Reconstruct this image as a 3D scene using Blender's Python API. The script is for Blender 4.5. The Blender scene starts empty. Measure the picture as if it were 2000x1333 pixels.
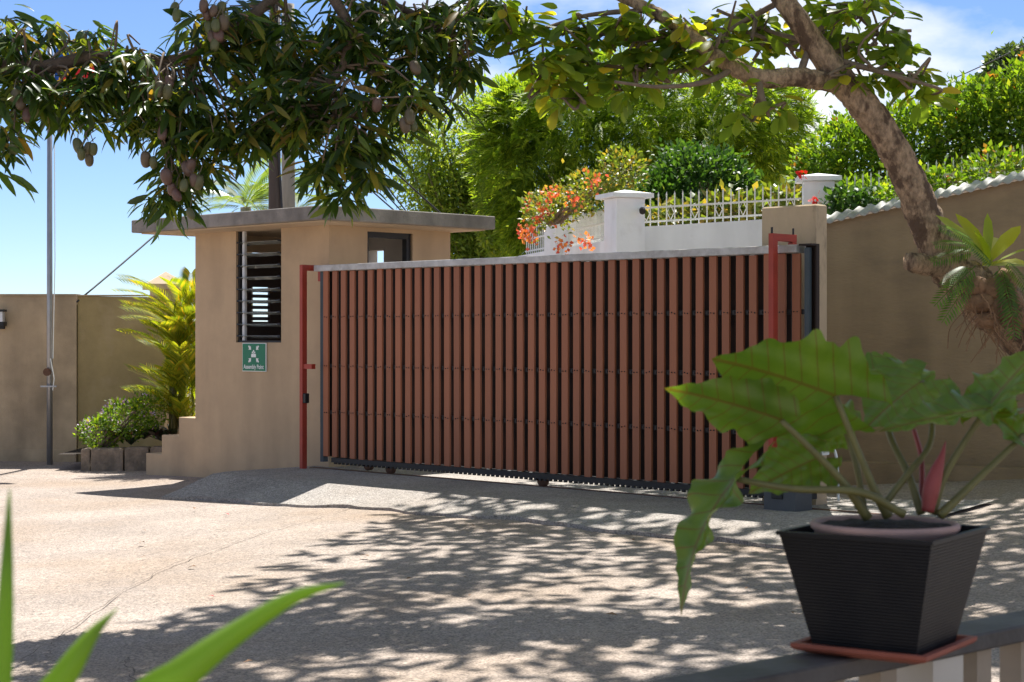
import bpy, math, random
import numpy as np
from mathutils import Vector, Matrix
R = math.radians
rng = np.random.default_rng(7)
random.seed(7)
sc = bpy.context.scene
col = sc.collection
EYE = 1.4; F = 3476.0; HZ = 654.0

# ---------------------------------------------------------------- camera, sky, sun
cam = bpy.data.objects.new('camera', bpy.data.cameras.new('camera'))
col.objects.link(cam); sc.camera = cam
cam.location = (0, 0, EYE); cam.rotation_euler = (R(90), 0, 0)
cam.data.sensor_width = 36; cam.data.lens = F / 2000 * 36
cam.data.shift_y = -12.5 / 2000
cam.data.clip_start = 0.1; cam.data.clip_end = 3000
cam.data.dof.use_dof = True; cam.data.dof.focus_distance = 16.0; cam.data.dof.aperture_fstop = 9.0

SUN = Vector((0.21, 1.63, 2.72)).normalized()          # towards the sun
ELEV = math.asin(SUN.z); AZ = math.atan2(SUN.x, SUN.y)
w = bpy.data.worlds.new('World'); sc.world = w; w.use_nodes = True
nt = w.node_tree; nt.nodes.clear()
wo = nt.nodes.new('ShaderNodeOutputWorld'); bg = nt.nodes.new('ShaderNodeBackground')
sky = nt.nodes.new('ShaderNodeTexSky'); sky.sky_type = 'NISHITA'; sky.sun_disc = False
sky.sun_elevation = ELEV; sky.sun_rotation = AZ; sky.dust_density = 0.0; sky.ozone_density = 3.0; sky.air_density = 0.7
bg.inputs['Strength'].default_value = 0.06
tc = nt.nodes.new('ShaderNodeTexCoord'); mp = nt.nodes.new('ShaderNodeMapping')
mp.inputs['Scale'].default_value = (1, 1, 2.2); mp.inputs['Location'].default_value = (4.7, 1.9, 0.3)
ns = nt.nodes.new('ShaderNodeTexNoise'); ns.inputs['Scale'].default_value = 3.0
ns.inputs['Detail'].default_value = 9; ns.inputs['Roughness'].default_value = 0.55
rp = nt.nodes.new('ShaderNodeValToRGB')
rp.color_ramp.elements[0].position = 0.50; rp.color_ramp.elements[1].position = 0.62
rp.color_ramp.elements[0].color = (0, 0, 0, 1); rp.color_ramp.elements[1].color = (1, 1, 1, 1)
mx = nt.nodes.new('ShaderNodeMix'); mx.data_type = 'RGBA'
mx.inputs[7].default_value = (9.0, 9.1, 9.3, 1)
nt.links.new(tc.outputs['Generated'], mp.inputs[0]); nt.links.new(mp.outputs[0], ns.inputs['Vector'])
nt.links.new(ns.outputs[0], rp.inputs[0]); nt.links.new(rp.outputs[0], mx.inputs[0])
ti = nt.nodes.new('ShaderNodeMix'); ti.data_type = 'RGBA'; ti.blend_type = 'MULTIPLY'; ti.inputs[0].default_value = 1; ti.inputs[7].default_value = (.90, .96, 1.10, 1)
nt.links.new(sky.outputs[0], ti.inputs[6]); nt.links.new(ti.outputs[2], mx.inputs[6]); nt.links.new(mx.outputs[2], bg.inputs[0])
nt.links.new(bg.outputs[0], wo.inputs[0])
sl = bpy.data.lights.new('sun', 'SUN'); sl.energy = 4.8; sl.angle = R(0.53); sl.color = (1.0, 0.965, 0.91)
so = bpy.data.objects.new('sun', sl); col.objects.link(so)
so.rotation_euler = (-SUN).to_track_quat('-Z', 'Y').to_euler(); so.location = (2, 20, 30)
sc.view_settings.view_transform = 'Standard'; sc.view_settings.look = 'None'
sc.view_settings.exposure = 1.12; sc.view_settings.gamma = 1

# ---------------------------------------------------------------- helpers
def P(x, y, Y):                       # photograph measure + distance -> place in the world
    return Vector(((x - 1000) / F * Y, Y, EYE + (HZ - y) / F * Y))

def mat(name, base, rough=0.8, scale=6.0, var=0.25, bump=0.0, bscale=60.0, stain=None, sscale=1.2,
        metal=0.0, spec=0.4, stretch=(1, 1, 1), slo=0.5, shi=0.72, world=False):
    m = bpy.data.materials.new(name); m.use_nodes = True
    n = m.node_tree.nodes; l = m.node_tree.links; b = n['Principled BSDF']
    b.inputs['Roughness'].default_value = rough; b.inputs['Metallic'].default_value = metal
    b.inputs['Specular IOR Level'].default_value = spec
    t = n.new('ShaderNodeTexCoord'); mpn = n.new('ShaderNodeMapping'); mpn.inputs['Scale'].default_value = stretch
    if world:
        g = n.new('ShaderNodeNewGeometry'); l.new(g.outputs['Position'], mpn.inputs[0])
    else:
        l.new(t.outputs['Object'], mpn.inputs[0])
    a = n.new('ShaderNodeTexNoise'); a.inputs['Scale'].default_value = scale; a.inputs['Detail'].default_value = 8
    a.inputs['Roughness'].default_value = 0.65
    l.new(mpn.outputs[0], a.inputs['Vector'])
    r = n.new('ShaderNodeValToRGB')
    r.color_ramp.elements[0].position = 0.3; r.color_ramp.elements[1].position = 0.7
    r.color_ramp.elements[0].color = (*[c * (1 - var) for c in base], 1)
    r.color_ramp.elements[1].color = (*[min(1, c * (1 + var * 0.7)) for c in base], 1)
    l.new(a.outputs[0], r.inputs[0]); out = r.outputs[0]
    if stain is not None:
        a2 = n.new('ShaderNodeTexNoise'); a2.inputs['Scale'].default_value = sscale; a2.inputs['Detail'].default_value = 9
        a2.inputs['Roughness'].default_value = 0.62
        l.new(mpn.outputs[0], a2.inputs['Vector'])
        r2 = n.new('ShaderNodeMapRange'); r2.inputs[1].default_value = slo; r2.inputs[2].default_value = shi
        l.new(a2.outputs[0], r2.inputs[0])
        x = n.new('ShaderNodeMix'); x.data_type = 'RGBA'; x.inputs[7].default_value = (*stain, 1)
        l.new(r2.outputs[0], x.inputs[0]); l.new(out, x.inputs[6]); out = x.outputs[2]
    l.new(out, b.inputs['Base Color'])
    if bump:
        a3 = n.new('ShaderNodeTexNoise'); a3.inputs['Scale'].default_value = bscale; a3.inputs['Detail'].default_value = 6
        l.new(mpn.outputs[0], a3.inputs['Vector'])
        bp = n.new('ShaderNodeBump'); bp.inputs['Strength'].default_value = bump; bp.inputs['Distance'].default_value = 0.02
        l.new(a3.outputs[0], bp.inputs['Height']); l.new(bp.outputs[0], b.inputs['Normal'])
    return m

def vary(m, amt=.15, streak=0.0):
    """piece-to-piece tone differences and rain streaks, multiplied into the base colour"""
    n = m.node_tree.nodes; l = m.node_tree.links; b = n['Principled BSDF']; src = b.inputs['Base Color'].links[0].from_socket
    if amt:
        oi = n.new('ShaderNodeObjectInfo'); q = n.new('ShaderNodeMapRange'); q.inputs[3].default_value = 1 - amt; q.inputs[4].default_value = 1 + amt * .6
        l.new(oi.outputs['Random'], q.inputs[0]); fac = q.outputs[0]
    else:
        t = n.new('ShaderNodeTexCoord'); mpn = n.new('ShaderNodeMapping'); mpn.inputs['Scale'].default_value = (1.7, 1.7, .3); l.new(t.outputs['Object'], mpn.inputs[0])
        a = n.new('ShaderNodeTexNoise'); a.inputs['Scale'].default_value = 1.6; a.inputs['Detail'].default_value = 7; l.new(mpn.outputs[0], a.inputs['Vector'])
        q = n.new('ShaderNodeMapRange'); q.inputs[1].default_value = .38; q.inputs[2].default_value = .68; q.inputs[3].default_value = 1.06; q.inputs[4].default_value = 1 - streak
        l.new(a.outputs[0], q.inputs[0]); fac = q.outputs[0]
    x = n.new('ShaderNodeMix'); x.data_type = 'RGBA'; x.blend_type = 'MULTIPLY'; x.inputs[0].default_value = 1
    l.new(src, x.inputs[6]); l.new(fac, x.inputs[7]); l.new(x.outputs[2], b.inputs['Base Color'])

def leafmat(name, cols, trans=0.45, rough=0.42, tcol=1.5, spec=0.45):
    m = bpy.data.materials.new(name); m.use_nodes = True
    n = m.node_tree.nodes; l = m.node_tree.links; b = n['Principled BSDF']; o = n['Material Output']
    b.inputs['Roughness'].default_value = rough; b.inputs['Specular IOR Level'].default_value = spec
    g = n.new('ShaderNodeNewGeometry'); oi = n.new('ShaderNodeObjectInfo')
    ad = n.new('ShaderNodeMath'); ad.operation = 'ADD'; fr = n.new('ShaderNodeMath'); fr.operation = 'FRACT'
    l.new(g.outputs['Random Per Island'], ad.inputs[0]); l.new(oi.outputs['Random'], ad.inputs[1]); l.new(ad.outputs[0], fr.inputs[0])
    r = n.new('ShaderNodeValToRGB'); e = r.color_ramp.elements
    while len(e) < len(cols): e.new(0.5)
    for i, (p, c) in enumerate(cols): e[i].position = p; e[i].color = (*c, 1)
    l.new(fr.outputs[0], r.inputs[0]); l.new(r.outputs[0], b.inputs['Base Color'])
    t = n.new('ShaderNodeBsdfTranslucent'); mu = n.new('ShaderNodeMix'); mu.data_type = 'RGBA'; mu.blend_type = 'MULTIPLY'
    mu.inputs[0].default_value = 1; mu.inputs[7].default_value = (1.25 * tcol, 1.15 * tcol, 0.35 * tcol, 1)
    l.new(r.outputs[0], mu.inputs[6]); l.new(mu.outputs[2], t.inputs[0])
    s = n.new('ShaderNodeMixShader'); s.inputs[0].default_value = trans
    l.new(b.outputs[0], s.inputs[1]); l.new(t.outputs[0], s.inputs[2]); l.new(s.outputs[0], o.inputs[0])
    return m

def tag(o, label=None, cat=None, group=None, kind=None):
    if label: o['label'] = label
    if cat: o['category'] = cat
    if group: o['group'] = group
    if kind: o['kind'] = kind
    return o

def thing(name, label, cat, loc, rotz=0, group=None):
    o = bpy.data.objects.new(name, None); col.objects.link(o); o.empty_display_size = 0.2
    o.location = loc; o.rotation_euler = (0, 0, rotz)
    return tag(o, label, cat, group)

def link(name, me, m, parent=None, loc=(0, 0, 0), rot=(0, 0, 0), kind=None):
    o = bpy.data.objects.new(name, me); col.objects.link(o); o.parent = parent
    o.location = loc; o.rotation_euler = rot
    if m is not None and len(me.materials) == 0: me.materials.append(m)
    if kind: o['kind'] = kind
    return o

class MB:
    def __init__(s): s.v = []; s.f = []; s.mi = []
    def add(s, vs, fs, mi=0):
        k = len(s.v); s.v += [tuple(v) for v in vs]; s.f += [tuple(i + k for i in f) for f in fs]; s.mi += [mi] * len(fs)
        return s
    def box(s, x0, x1, y0, y1, z0, z1, mi=0, bev=0.0, M=None):
        if bev <= 0:
            vs = [(x, y, z) for z in (z0, z1) for y in (y0, y1) for x in (x0, x1)]
            fs = [(0, 2, 3, 1), (4, 5, 7, 6), (0, 1, 5, 4), (2, 6, 7, 3), (0, 4, 6, 2), (1, 3, 7, 5)]
        else:
            b = bev; vs = []; fs = []
            for z, i in ((z0, b), (z0 + b, 0), (z1 - b, 0), (z1, b)):
                vs += [(x0 + i + b * 0, y0 + i, z), (x1 - i, y0 + i, z), (x1 - i, y1 - i, z), (x0 + i, y1 - i, z)]
            fs = [(3, 2, 1, 0), (12, 13, 14, 15)]
            for k in range(3):
                for j in range(4):
                    fs.append((k * 4 + j, k * 4 + (j + 1) % 4, k * 4 + 4 + (j + 1) % 4, k * 4 + 4 + j))
        if M is not None: vs = [M @ Vector(v) for v in vs]
        return s.add(vs, fs, mi)
    def tube(s, pts, rad, n=8, mi=0, cap=True, jit=0.0):
        pts = [Vector(p) for p in pts]
        if not hasattr(rad, '__len__'): rad = [rad] * len(pts)
        vs = []; fs = []; up = Vector((0.13, 0.21, 0.97))
        for i, p in enumerate(pts):
            d = (pts[min(i + 1, len(pts) - 1)] - pts[max(i - 1, 0)]).normalized()
            a = d.cross(up)
            if a.length < 0.05: a = d.cross(Vector((1, 0, 0)))
            a.normalize(); b = d.cross(a)
            for k in range(n):
                t = 2 * math.pi * k / n; rr = rad[i] * (1 + jit * random.uniform(-1, 1))
                vs.append(p + a * math.cos(t) * rr + b * math.sin(t) * rr)
        for i in range(len(pts) - 1):
            for k in range(n):
                fs.append((i * n + k, i * n + (k + 1) % n, i * n + n + (k + 1) % n, i * n + n + k))
        if cap: fs += [tuple(range(n))[::-1], tuple(range((len(pts) - 1) * n, len(pts) * n))]
        return s.add(vs, fs, mi)
    def mesh(s, name, smooth=False):
        me = bpy.data.meshes.new(name); me.from_pydata(s.v, [], s.f)
        if any(s.mi): me.polygons.foreach_set('material_index', s.mi)
        if smooth: me.polygons.foreach_set('use_smooth', [True] * len(s.f))
        me.update(); return me
    def build(s, name, m, parent=None, smooth=False, loc=(0, 0, 0), rot=(0, 0, 0), kind=None):
        me = s.mesh(name, smooth)
        if isinstance(m, (list, tuple)):
            for q in m: me.materials.append(q)
            m = None
        return link(name, me, m, parent, loc, rot, kind)

def spline(pts, n):                   # Catmull-Rom through tuples of any length
    p = np.array(pts, float); p = np.vstack([2 * p[0] - p[1], p, 2 * p[-1] - p[-2]]); out = []
    for i in range(1, len(p) - 2):
        for t in np.linspace(0, 1, n, endpoint=False):
            a, b, c, d = p[i - 1:i + 3]
            out.append(0.5 * (2 * b + (c - a) * t + (2 * a - 5 * b + 4 * c - d) * t * t + (3 * b - a - 3 * c + d) * t ** 3))
    out.append(p[-2]); return np.array(out)

def nrm(a): return a / np.maximum(np.linalg.norm(a, axis=-1, keepdims=True), 1e-9)

# leaf templates: verts (u along, v across, w lift), faces
def lance(st, droop=0.25, fold=0.25, wmax=1.0):
    vs = [(0, 0, 0)]; fs = []
    for u, hw in st:
        z = -droop * u * u
        vs += [(u, -hw, z + fold * hw), (u, 0, z), (u, hw, z + fold * hw)]
    vs.append((1, 0, -droop)); k = len(st)
    fs += [(0, 2, 1), (0, 3, 2)]
    for i in range(k - 1):
        a = 1 + 3 * i; fs += [(a, a + 1, a + 4, a + 3), (a + 1, a + 2, a + 5, a + 4)]
    a = 1 + 3 * (k - 1); t = len(vs) - 1; fs += [(a, a + 1, t), (a + 1, a + 2, t)]
    return np.array(vs, float), fs
T_MANGO = lance([(0.15, .07), (0.4, .12), (0.7, .10), (0.88, .05)], 0.22, 0.35)
T_OBOV = lance([(0.12, .05), (0.4, .17), (0.7, .23), (0.9, .15)], 0.18, 0.25)
T_SMALL = (np.array([(0, 0, 0), (.45, -.24, .06), (.5, 0, 0), (.45, .24, .06), (1, 0, -.1)], float), [(0, 2, 1), (0, 3, 2), (1, 2, 4), (2, 3, 4)])
T_QUAD = (np.array([(0, 0, 0), (.5, -.25, .05), (1, 0, -.08), (.5, .25, .05)], float), [(0, 3, 2, 1)])
def frond_t(n=8, ll=0.32, lw=0.045, droop=0.5, ang=0.75):
    vs = []; fs = []
    for i in range(n):
        u = 0.08 + 0.9 * i / n; z = -droop * u * u; L = ll * (0.55 + 0.9 * math.sin(math.pi * min(0.95, u * 0.8 + 0.15)))
        for sgn in (-1, 1):
            k = len(vs); ca, sa = math.cos(ang), math.sin(ang) * sgn
            vs += [(u, 0, z), (u + L * .45 * ca - lw * sa, L * .45 * sa + lw * ca, z - .02), (u + L * ca, L * sa, z - .35 * L), (u + L * .45 * ca + lw * sa, L * .45 * sa - lw * ca, z - .02)]
            fs.append((k, k + 1, k + 2, k + 3))
    k = len(vs)
    for i in range(5):
        u = i / 4; vs += [(u, -.008, -droop * u * u), (u, .008, -droop * u * u)]
    for i in range(4): fs.append((k + 2 * i, k + 2 * i + 1, k + 2 * i + 3, k + 2 * i + 2))
    return np.array(vs, float), fs

def leaves(name, T, pos, d, nm, L, W, m, parent, origin, sep=0, smooth=True, kind=None):
    """many leaves: one mesh (plus the `sep` nearest as single leaf objects)"""
    tv, tf = T; pos = np.asarray(pos, float); N = len(pos)
    d = nrm(np.asarray(d, float)); s = nrm(np.cross(d, np.asarray(nm, float))); nn = np.cross(s, d)
    L = np.broadcast_to(np.asarray(L, float), (N,)); W = np.broadcast_to(np.asarray(W, float), (N,))
    org = np.array(origin, float)
    idx = np.arange(N)
    if sep:
        px = 1000 + pos[:, 0] / pos[:, 1] * F; py = HZ - (pos[:, 2] - EYE) / pos[:, 1] * F
        ok = np.where((px > 0) & (px < 2000) & (py > 0) & (py < 1333))[0]
        pick = ok[np.argsort(pos[ok, 1])][:sep]
        me = bpy.data.meshes.new('leaf'); me.from_pydata([tuple(v) for v in tv], [], tf)
        me.polygons.foreach_set('use_smooth', [True] * len(tf)); me.materials.append(m)
        for i in pick:
            o = bpy.data.objects.new('leaf', me); col.objects.link(o); o.parent = parent
            M = Matrix.Identity(4)
            for r_ in range(3):
                M[r_][0] = d[i, r_] * L[i]; M[r_][1] = s[i, r_] * L[i] * W[i]; M[r_][2] = nn[i, r_] * L[i]; M[r_][3] = pos[i, r_] - org[r_]
            o.matrix_local = M
        idx = np.setdiff1d(idx, pick)
    k = len(tv)
    v = (pos[idx, None, :] + L[idx, None, None] * (tv[None, :, 0:1] * d[idx, None, :] + tv[None, :, 1:2] * W[idx, None, None] * s[idx, None, :] + tv[None, :, 2:3] * nn[idx, None, :])) - org
    loops = np.concatenate([np.array(f) for f in tf]); tot = np.array([len(f) for f in tf])
    n = len(idx)
    alll = (loops[None, :] + (np.arange(n) * k)[:, None]).ravel()
    allt = np.tile(tot, n); st = np.concatenate([[0], np.cumsum(allt)[:-1]])
    me = bpy.data.meshes.new(name); me.vertices.add(n * k); me.vertices.foreach_set('co', v.ravel())
    me.loops.add(len(alll)); me.loops.foreach_set('vertex_index', alll.astype(np.int32))
    me.polygons.add(len(allt)); me.polygons.foreach_set('loop_start', st.astype(np.int32)); me.polygons.foreach_set('loop_total', allt.astype(np.int32))
    me.polygons.foreach_set('use_smooth', np.ones(len(allt), bool)); me.update(calc_edges=True); me.validate()
    return link(name, me, m, parent, kind=kind)

def rdir(n): return nrm(rng.normal(size=(n, 3)))
def ball(c, r, n, shell=0.0):
    q = rdir(n) * (shell + (1 - shell) * rng.random((n, 1)) ** (1 / 3)); return np.array(c)[None, :] + q * np.array(r)[None, :], q

# ---------------------------------------------------------------- materials
TAN = (0.50, 0.36, 0.225)
M_tan = mat('tan_render', TAN, 0.9, 1.6, 0.10, 0.12, 90, stain=(0.33, 0.25, 0.17), sscale=0.9, slo=.5, shi=.85)
M_wall = mat('weathered_tan', (0.49, 0.365, 0.235), 0.92, 2.2, 0.16, 0.2, 70, stain=(0.22, 0.17, 0.11), sscale=0.9, slo=.48, shi=.8)
M_olive = mat('olive_stained_render', (0.34, 0.255, 0.12), 0.92, 2.0, 0.22, 0.2, 60, stain=(0.46, 0.35, 0.21), sscale=1.6, slo=.52, shi=.8)
M_brown = mat('brown_render', (0.33, 0.235, 0.135), 0.9, 1.5, 0.12, 0.3, 18, stain=(0.22, 0.16, 0.10), sscale=1.1, stretch=(1, 1, 2.5))
M_pillar = mat('mouldy_tan', (0.50, 0.385, 0.26), 0.92, 3, 0.14, 0.2, 60, stain=(0.07, 0.065, 0.055), sscale=2.6, slo=.54, shi=.72, stretch=(1, 1, .45))
M_conc = mat('roof_concrete', (0.25, 0.225, 0.20), 0.92, 5, 0.28, 0.3, 50, stain=(0.15, 0.135, 0.12), sscale=2.0)
M_soffit = mat('painted_soffit', (0.50, 0.38, 0.26), 0.9, 3, 0.1)
M_inner = mat('booth_inner_wall', (0.55, 0.52, 0.48), 0.9, 3, 0.08)
M_door = mat('dark_door', (0.05, 0.028, 0.02), 0.6, 4, 0.2)
M_slat = mat('brown_painted_slat', (0.34, 0.118, 0.055), 0.55, 5, 0.12, 0.06, 120, stretch=(1, 1, .12), stain=(0.27, 0.125, 0.08), sscale=3)
M_slatb = mat('shade_dark_slat', (0.022, 0.011, 0.008), 0.6, 5, 0.15, stretch=(1, 1, .12))  # near-black puts the shade of the slat gaps into the colour; end frame shares it
M_black = mat('black_steel', (0.014, 0.014, 0.016), 0.5, 12, 0.3)
M_blue = mat('blue_grey_steel', (0.05, 0.07, 0.085), 0.5, 8, 0.2)
M_galv = mat('galvanised_rail', (0.48, 0.47, 0.46), 0.5, 9, 0.25, 0.1, 70, metal=0.2, stain=(0.30, 0.28, 0.26), sscale=5)
M_red = mat('red_oxide_steel', (0.36, 0.045, 0.026), 0.5, 7, 0.15)
M_rust = mat('rusty_wheel', (0.13, 0.065, 0.04), 0.8, 20, 0.4)
M_white = mat('white_paint', (0.80, 0.81, 0.83), 0.8, 2, 0.05, 0.1, 50, stain=(0.50, 0.48, 0.44), sscale=1.3, slo=.58, shi=.85)
M_whitep = mat('white_iron', (0.78, 0.77, 0.72), 0.6, 10, 0.12)
M_tin = mat('corrugated_coping', (0.46, 0.45, 0.42), 0.7, 4, 0.25, stain=(0.30, 0.27, 0.23), sscale=2.2)
M_steel = mat('pole_steel', (0.34, 0.34, 0.35), 0.38, 6, 0.15, metal=0.7)
M_stone = mat('rough_stone', (0.27, 0.21, 0.155), 0.95, 9, 0.4, 0.8, 30, stain=(0.12, 0.10, 0.08), sscale=4)
M_wood = mat('pole_wood', (0.30, 0.27, 0.22), 0.9, 8, 0.25, 0.3, 40, stretch=(1, 1, .1))
M_woodd = mat('dark_pole_wood', (0.085, 0.065, 0.055), 0.9, 8, 0.3, 0.3, 40, stretch=(1, 1, .1))
M_wire = mat('cable_black', (0.03, 0.03, 0.035), 0.6)
M_bark = mat('pale_bark', (0.36, 0.245, 0.15), 0.95, 34, 0.6, 1.0, 55, stain=(0.11, 0.068, 0.042), sscale=11, slo=.50, shi=.60, stretch=(1, 1, .55))
M_barkd = mat('dark_bark', (0.12, 0.085, 0.06), 0.95, 14, 0.4, 0.8, 40)
M_twig = mat('twig_bark', (0.20, 0.145, 0.10), 0.9, 20, 0.3)
M_glass = bpy.data.materials.new('louvre_glass'); M_glass.use_nodes = True
_b = M_glass.node_tree.nodes['Principled BSDF']; _b.inputs['Base Color'].default_value = (.75, .8, .78, 1)
_b.inputs['Roughness'].default_value = .08; _b.inputs['Transmission Weight'].default_value = .8; _b.inputs['IOR'].default_value = 1.2
M_alu = mat('aluminium_jamb', (0.62, 0.62, 0.62), 0.4, 6, 0.1, metal=.3)
M_green = mat('sign_green', (0.0, 0.17, 0.085), 0.45, 3, 0.05)
M_signw = mat('sign_white', (0.82, 0.84, 0.82), 0.5, 3, 0.03)
M_motor = mat('motor_grey', (0.075, 0.08, 0.085), 0.55, 5, 0.12)
M_pot = mat('black_pot', (0.006, 0.006, 0.0075), 0.5, 5, 0.35, stain=(0.013, 0.012, 0.011), sscale=6, spec=.25)
M_terra = mat('terracotta', (0.30, 0.085, 0.05), 0.7, 8, 0.2)
M_rim = mat('pink_rim', (0.42, 0.27, 0.225), 0.75, 8, 0.2)
M_soil = mat('soil', (0.035, 0.024, 0.016), 0.95, 30, 0.6, 1.0, 60)
M_rail = mat('grey_brown_rail', (0.075, 0.066, 0.058), 0.65, 3, 0.25, 0.15, 40, stain=(0.12, 0.11, 0.10), sscale=3)
M_bal = mat('beige_baluster', (0.36, 0.29, 0.21), 0.8, 4, 0.12)
M_balw = mat('pale_post', (0.58, 0.53, 0.44), 0.8, 4, 0.08)
M_fruit = leafmat('mango_skin', [(0, (.13, .065, .052)), (.5, (.12, .085, .05)), (1, (.10, .12, .035))], 0.0, 0.45)
M_mango = leafmat('mango_leaf', [(0, (.026, .056, .015)), (.4, (.045, .090, .02)), (.7, (.09, .15, .028)), (.9, (.17, .20, .035)), (1, (.24, .15, .04))], 0.52, 0.36)
M_obov = leafmat('broad_leaf', [(0, (.08, .14, .02)), (.5, (.13, .20, .03)), (.85, (.19, .25, .04)), (1, (.34, .27, .03))], 0.68, 0.4, 1.9)
M_feather = leafmat('feathery_leaf', [(0, (.07, .14, .016)), (.5, (.15, .25, .025)), (1, (.29, .38, .045))], 0.6, 0.5)
M_bamboo = leafmat('light_bamboo_leaf', [(0, (.12, .20, .035)), (.5, (.19, .28, .055)), (1, (.30, .36, .08))], 0.6, 0.5)
M_bush = leafmat('bush_leaf', [(0, (.03, .085, .016)), (.6, (.055, .13, .025)), (1, (.10, .19, .04))], 0.35, 0.5, 1.5, .3)
M_hedge = leafmat('hedge_leaf', [(0, (.06, .13, .014)), (.5, (.12, .22, .022)), (.9, (.21, .31, .03)), (1, (.30, .32, .03))], 0.5, 0.5, 1.5, .3)
M_tips = leafmat('orange_new_leaf', [(0, (.45, .16, .05)), (1, (.50, .28, .05))], 0.4)
M_boug = leafmat('bougainvillea_leaf', [(0, (.09, .15, .025)), (.6, (.17, .22, .035)), (1, (.32, .22, .05))], 0.45)
M_flower = leafmat('orange_pink_bract', [(0, (.75, .10, .12)), (.5, (.80, .20, .08)), (1, (.85, .32, .10))], 0.4, 0.6, 0.8)
M_redfl = leafmat('red_petal', [(0, (.55, .01, .02)), (1, (.65, .03, .02))], 0.3, 0.6, 0.8)
M_palm = leafmat('areca_leaf', [(0, (.10, .17, .015)), (.4, (.22, .28, .02)), (.9, (.40, .38, .03)), (1, (.48, .30, .03))], 0.5, 0.4)
M_palmf = leafmat('far_palm_leaf', [(0, (.09, .16, .05)), (1, (.18, .25, .08))], 0.45, 0.4)
M_lil = leafmat('lilac_petal', [(0, (.45, .28, .58)), (1, (.68, .56, .74))], 0.3, 0.6, 0.8)
M_rhoeo = leafmat('purple_green_leaf', [(0, (.03, .055, .03)), (.6, (.06, .075, .045)), (1, (.14, .04, .06))], 0.25, 0.4)
M_far = leafmat('far_tree_leaf', [(0, (.05, .09, .03)), (1, (.10, .15, .045))], 0.3, 0.5)
M_fern = leafmat('nest_fern', [(0, (.20, .27, .02)), (1, (.36, .38, .03))], 0.5, 0.4)
M_fernd = leafmat('sword_fern', [(0, (.06, .13, .02)), (1, (.13, .22, .03))], 0.45, 0.45)
M_husk = mat('brown_shield_frond', (0.24, 0.135, 0.07), 0.9, 14, 0.4, 0.7, 30)
M_blade = leafmat('blade_green', [(0, (.16, .27, .03)), (1, (.22, .33, .05))], 0.5, 0.4)
M_stem = mat('petiole_green', (0.15, 0.14, 0.045), 0.5, 8, 0.3)
M_sheath = mat('red_sheath', (0.26, 0.05, 0.045), 0.5, 8, 0.25)

vary(M_slat, .16); vary(M_tan, 0, .10); vary(M_wall, 0, .22); vary(M_brown, 0, .16); vary(M_white, 0, .12); vary(M_conc, 0, .3)
def ground_mat(nm_='sandy_concrete', base=(0.385, 0.32, 0.27), st_=(0.34, 0.25, 0.175)):
    m = mat(nm_, base, 0.95, 1.1, 0.22, 0.7, 45, stain=st_, sscale=0.45, slo=.45, shi=.75, world=True)
    n = m.node_tree.nodes; l = m.node_tree.links; b = n['Principled BSDF']
    src = b.inputs['Base Color'].links[0].from_socket
    g = n.new('ShaderNodeNewGeometry')
    v = n.new('ShaderNodeTexNoise'); v.inputs['Scale'].default_value = 26; v.inputs['Detail'].default_value = 5; v.inputs['Roughness'].default_value = .8
    l.new(g.outputs['Position'], v.inputs['Vector'])
    r = n.new('ShaderNodeMapRange'); r.inputs[1].default_value = .33; r.inputs[2].default_value = .62; r.inputs[3].default_value = .62; r.inputs[4].default_value = 1.12
    l.new(v.outputs[0], r.inputs[0])
    x = n.new('ShaderNodeMix'); x.data_type = 'RGBA'; x.blend_type = 'MULTIPLY'; x.inputs[0].default_value = 1
    v2 = n.new('ShaderNodeTexNoise'); v2.inputs['Scale'].default_value = 75; v2.inputs['Detail'].default_value = 3
    l.new(g.outputs['Position'], v2.inputs['Vector'])
    r2 = n.new('ShaderNodeMapRange'); r2.inputs[1].default_value = .36; r2.inputs[2].default_value = .56; r2.inputs[3].default_value = .55; r2.inputs[4].default_value = 1.08
    l.new(v2.outputs[0], r2.inputs[0]); mm = n.new('ShaderNodeMath'); mm.operation = 'MULTIPLY'; l.new(r.outputs[0], mm.inputs[0]); l.new(r2.outputs[0], mm.inputs[1])
    l.new(src, x.inputs[6]); l.new(mm.outputs[0], x.inputs[7]); l.new(x.outputs[2], b.inputs['Base Color'])
    return m
M_ground = ground_mat()
M_ramp = ground_mat('ramp_concrete', (0.40, 0.365, 0.33), (0.33, 0.28, 0.235))
M_joint = mat('dark_joint', (0.16, 0.125, 0.095), 0.95, 20, 0.4)

# ---------------------------------------------------------------- ground
U = Vector((0.7113, -0.7029, 0)); V = Vector((0.7029, 0.7113, 0)); GR = math.atan2(U.y, U.x)
C0 = Vector((-1.89, 18.4, 0))                       # front right corner of the booth = origin of the gate line
def G(x, y, z=0): return C0 + U * x + V * y + Vector((0, 0, z))
def yard(X, Y):
    z = -0.05 + (0.045 * max(X, -4.2) if X < 0 else 0.012 * min(X, 2.6))
    if X > 2.6: z += 0.10 * (min(X, 6) - 2.6)
    if Y < 15: z -= 0.015 * (15 - max(Y, 5))
    return z
xs = np.concatenate([[-600, -150, -50, -20], np.linspace(-12, 12, 73), [20, 50, 150, 600]])
ys = np.concatenate([[-60, -10, 0], np.linspace(2, 34, 97), [50, 120, 400, 1200]])
g = MB(); vs = [(x, y, yard(x, y) + (0.008 * math.sin(x * 1.7 + y) * math.sin(y * 1.3) if abs(x) < 12 else 0)) for y in ys for x in xs]
nx = len(xs); g.add(vs, [(j * nx + i, j * nx + i + 1, (j + 1) * nx + i + 1, (j + 1) * nx + i) for j in range(len(ys) - 1) for i in range(nx - 1)])
tag(g.build('ground', M_ground, smooth=True), kind='structure')
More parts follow.
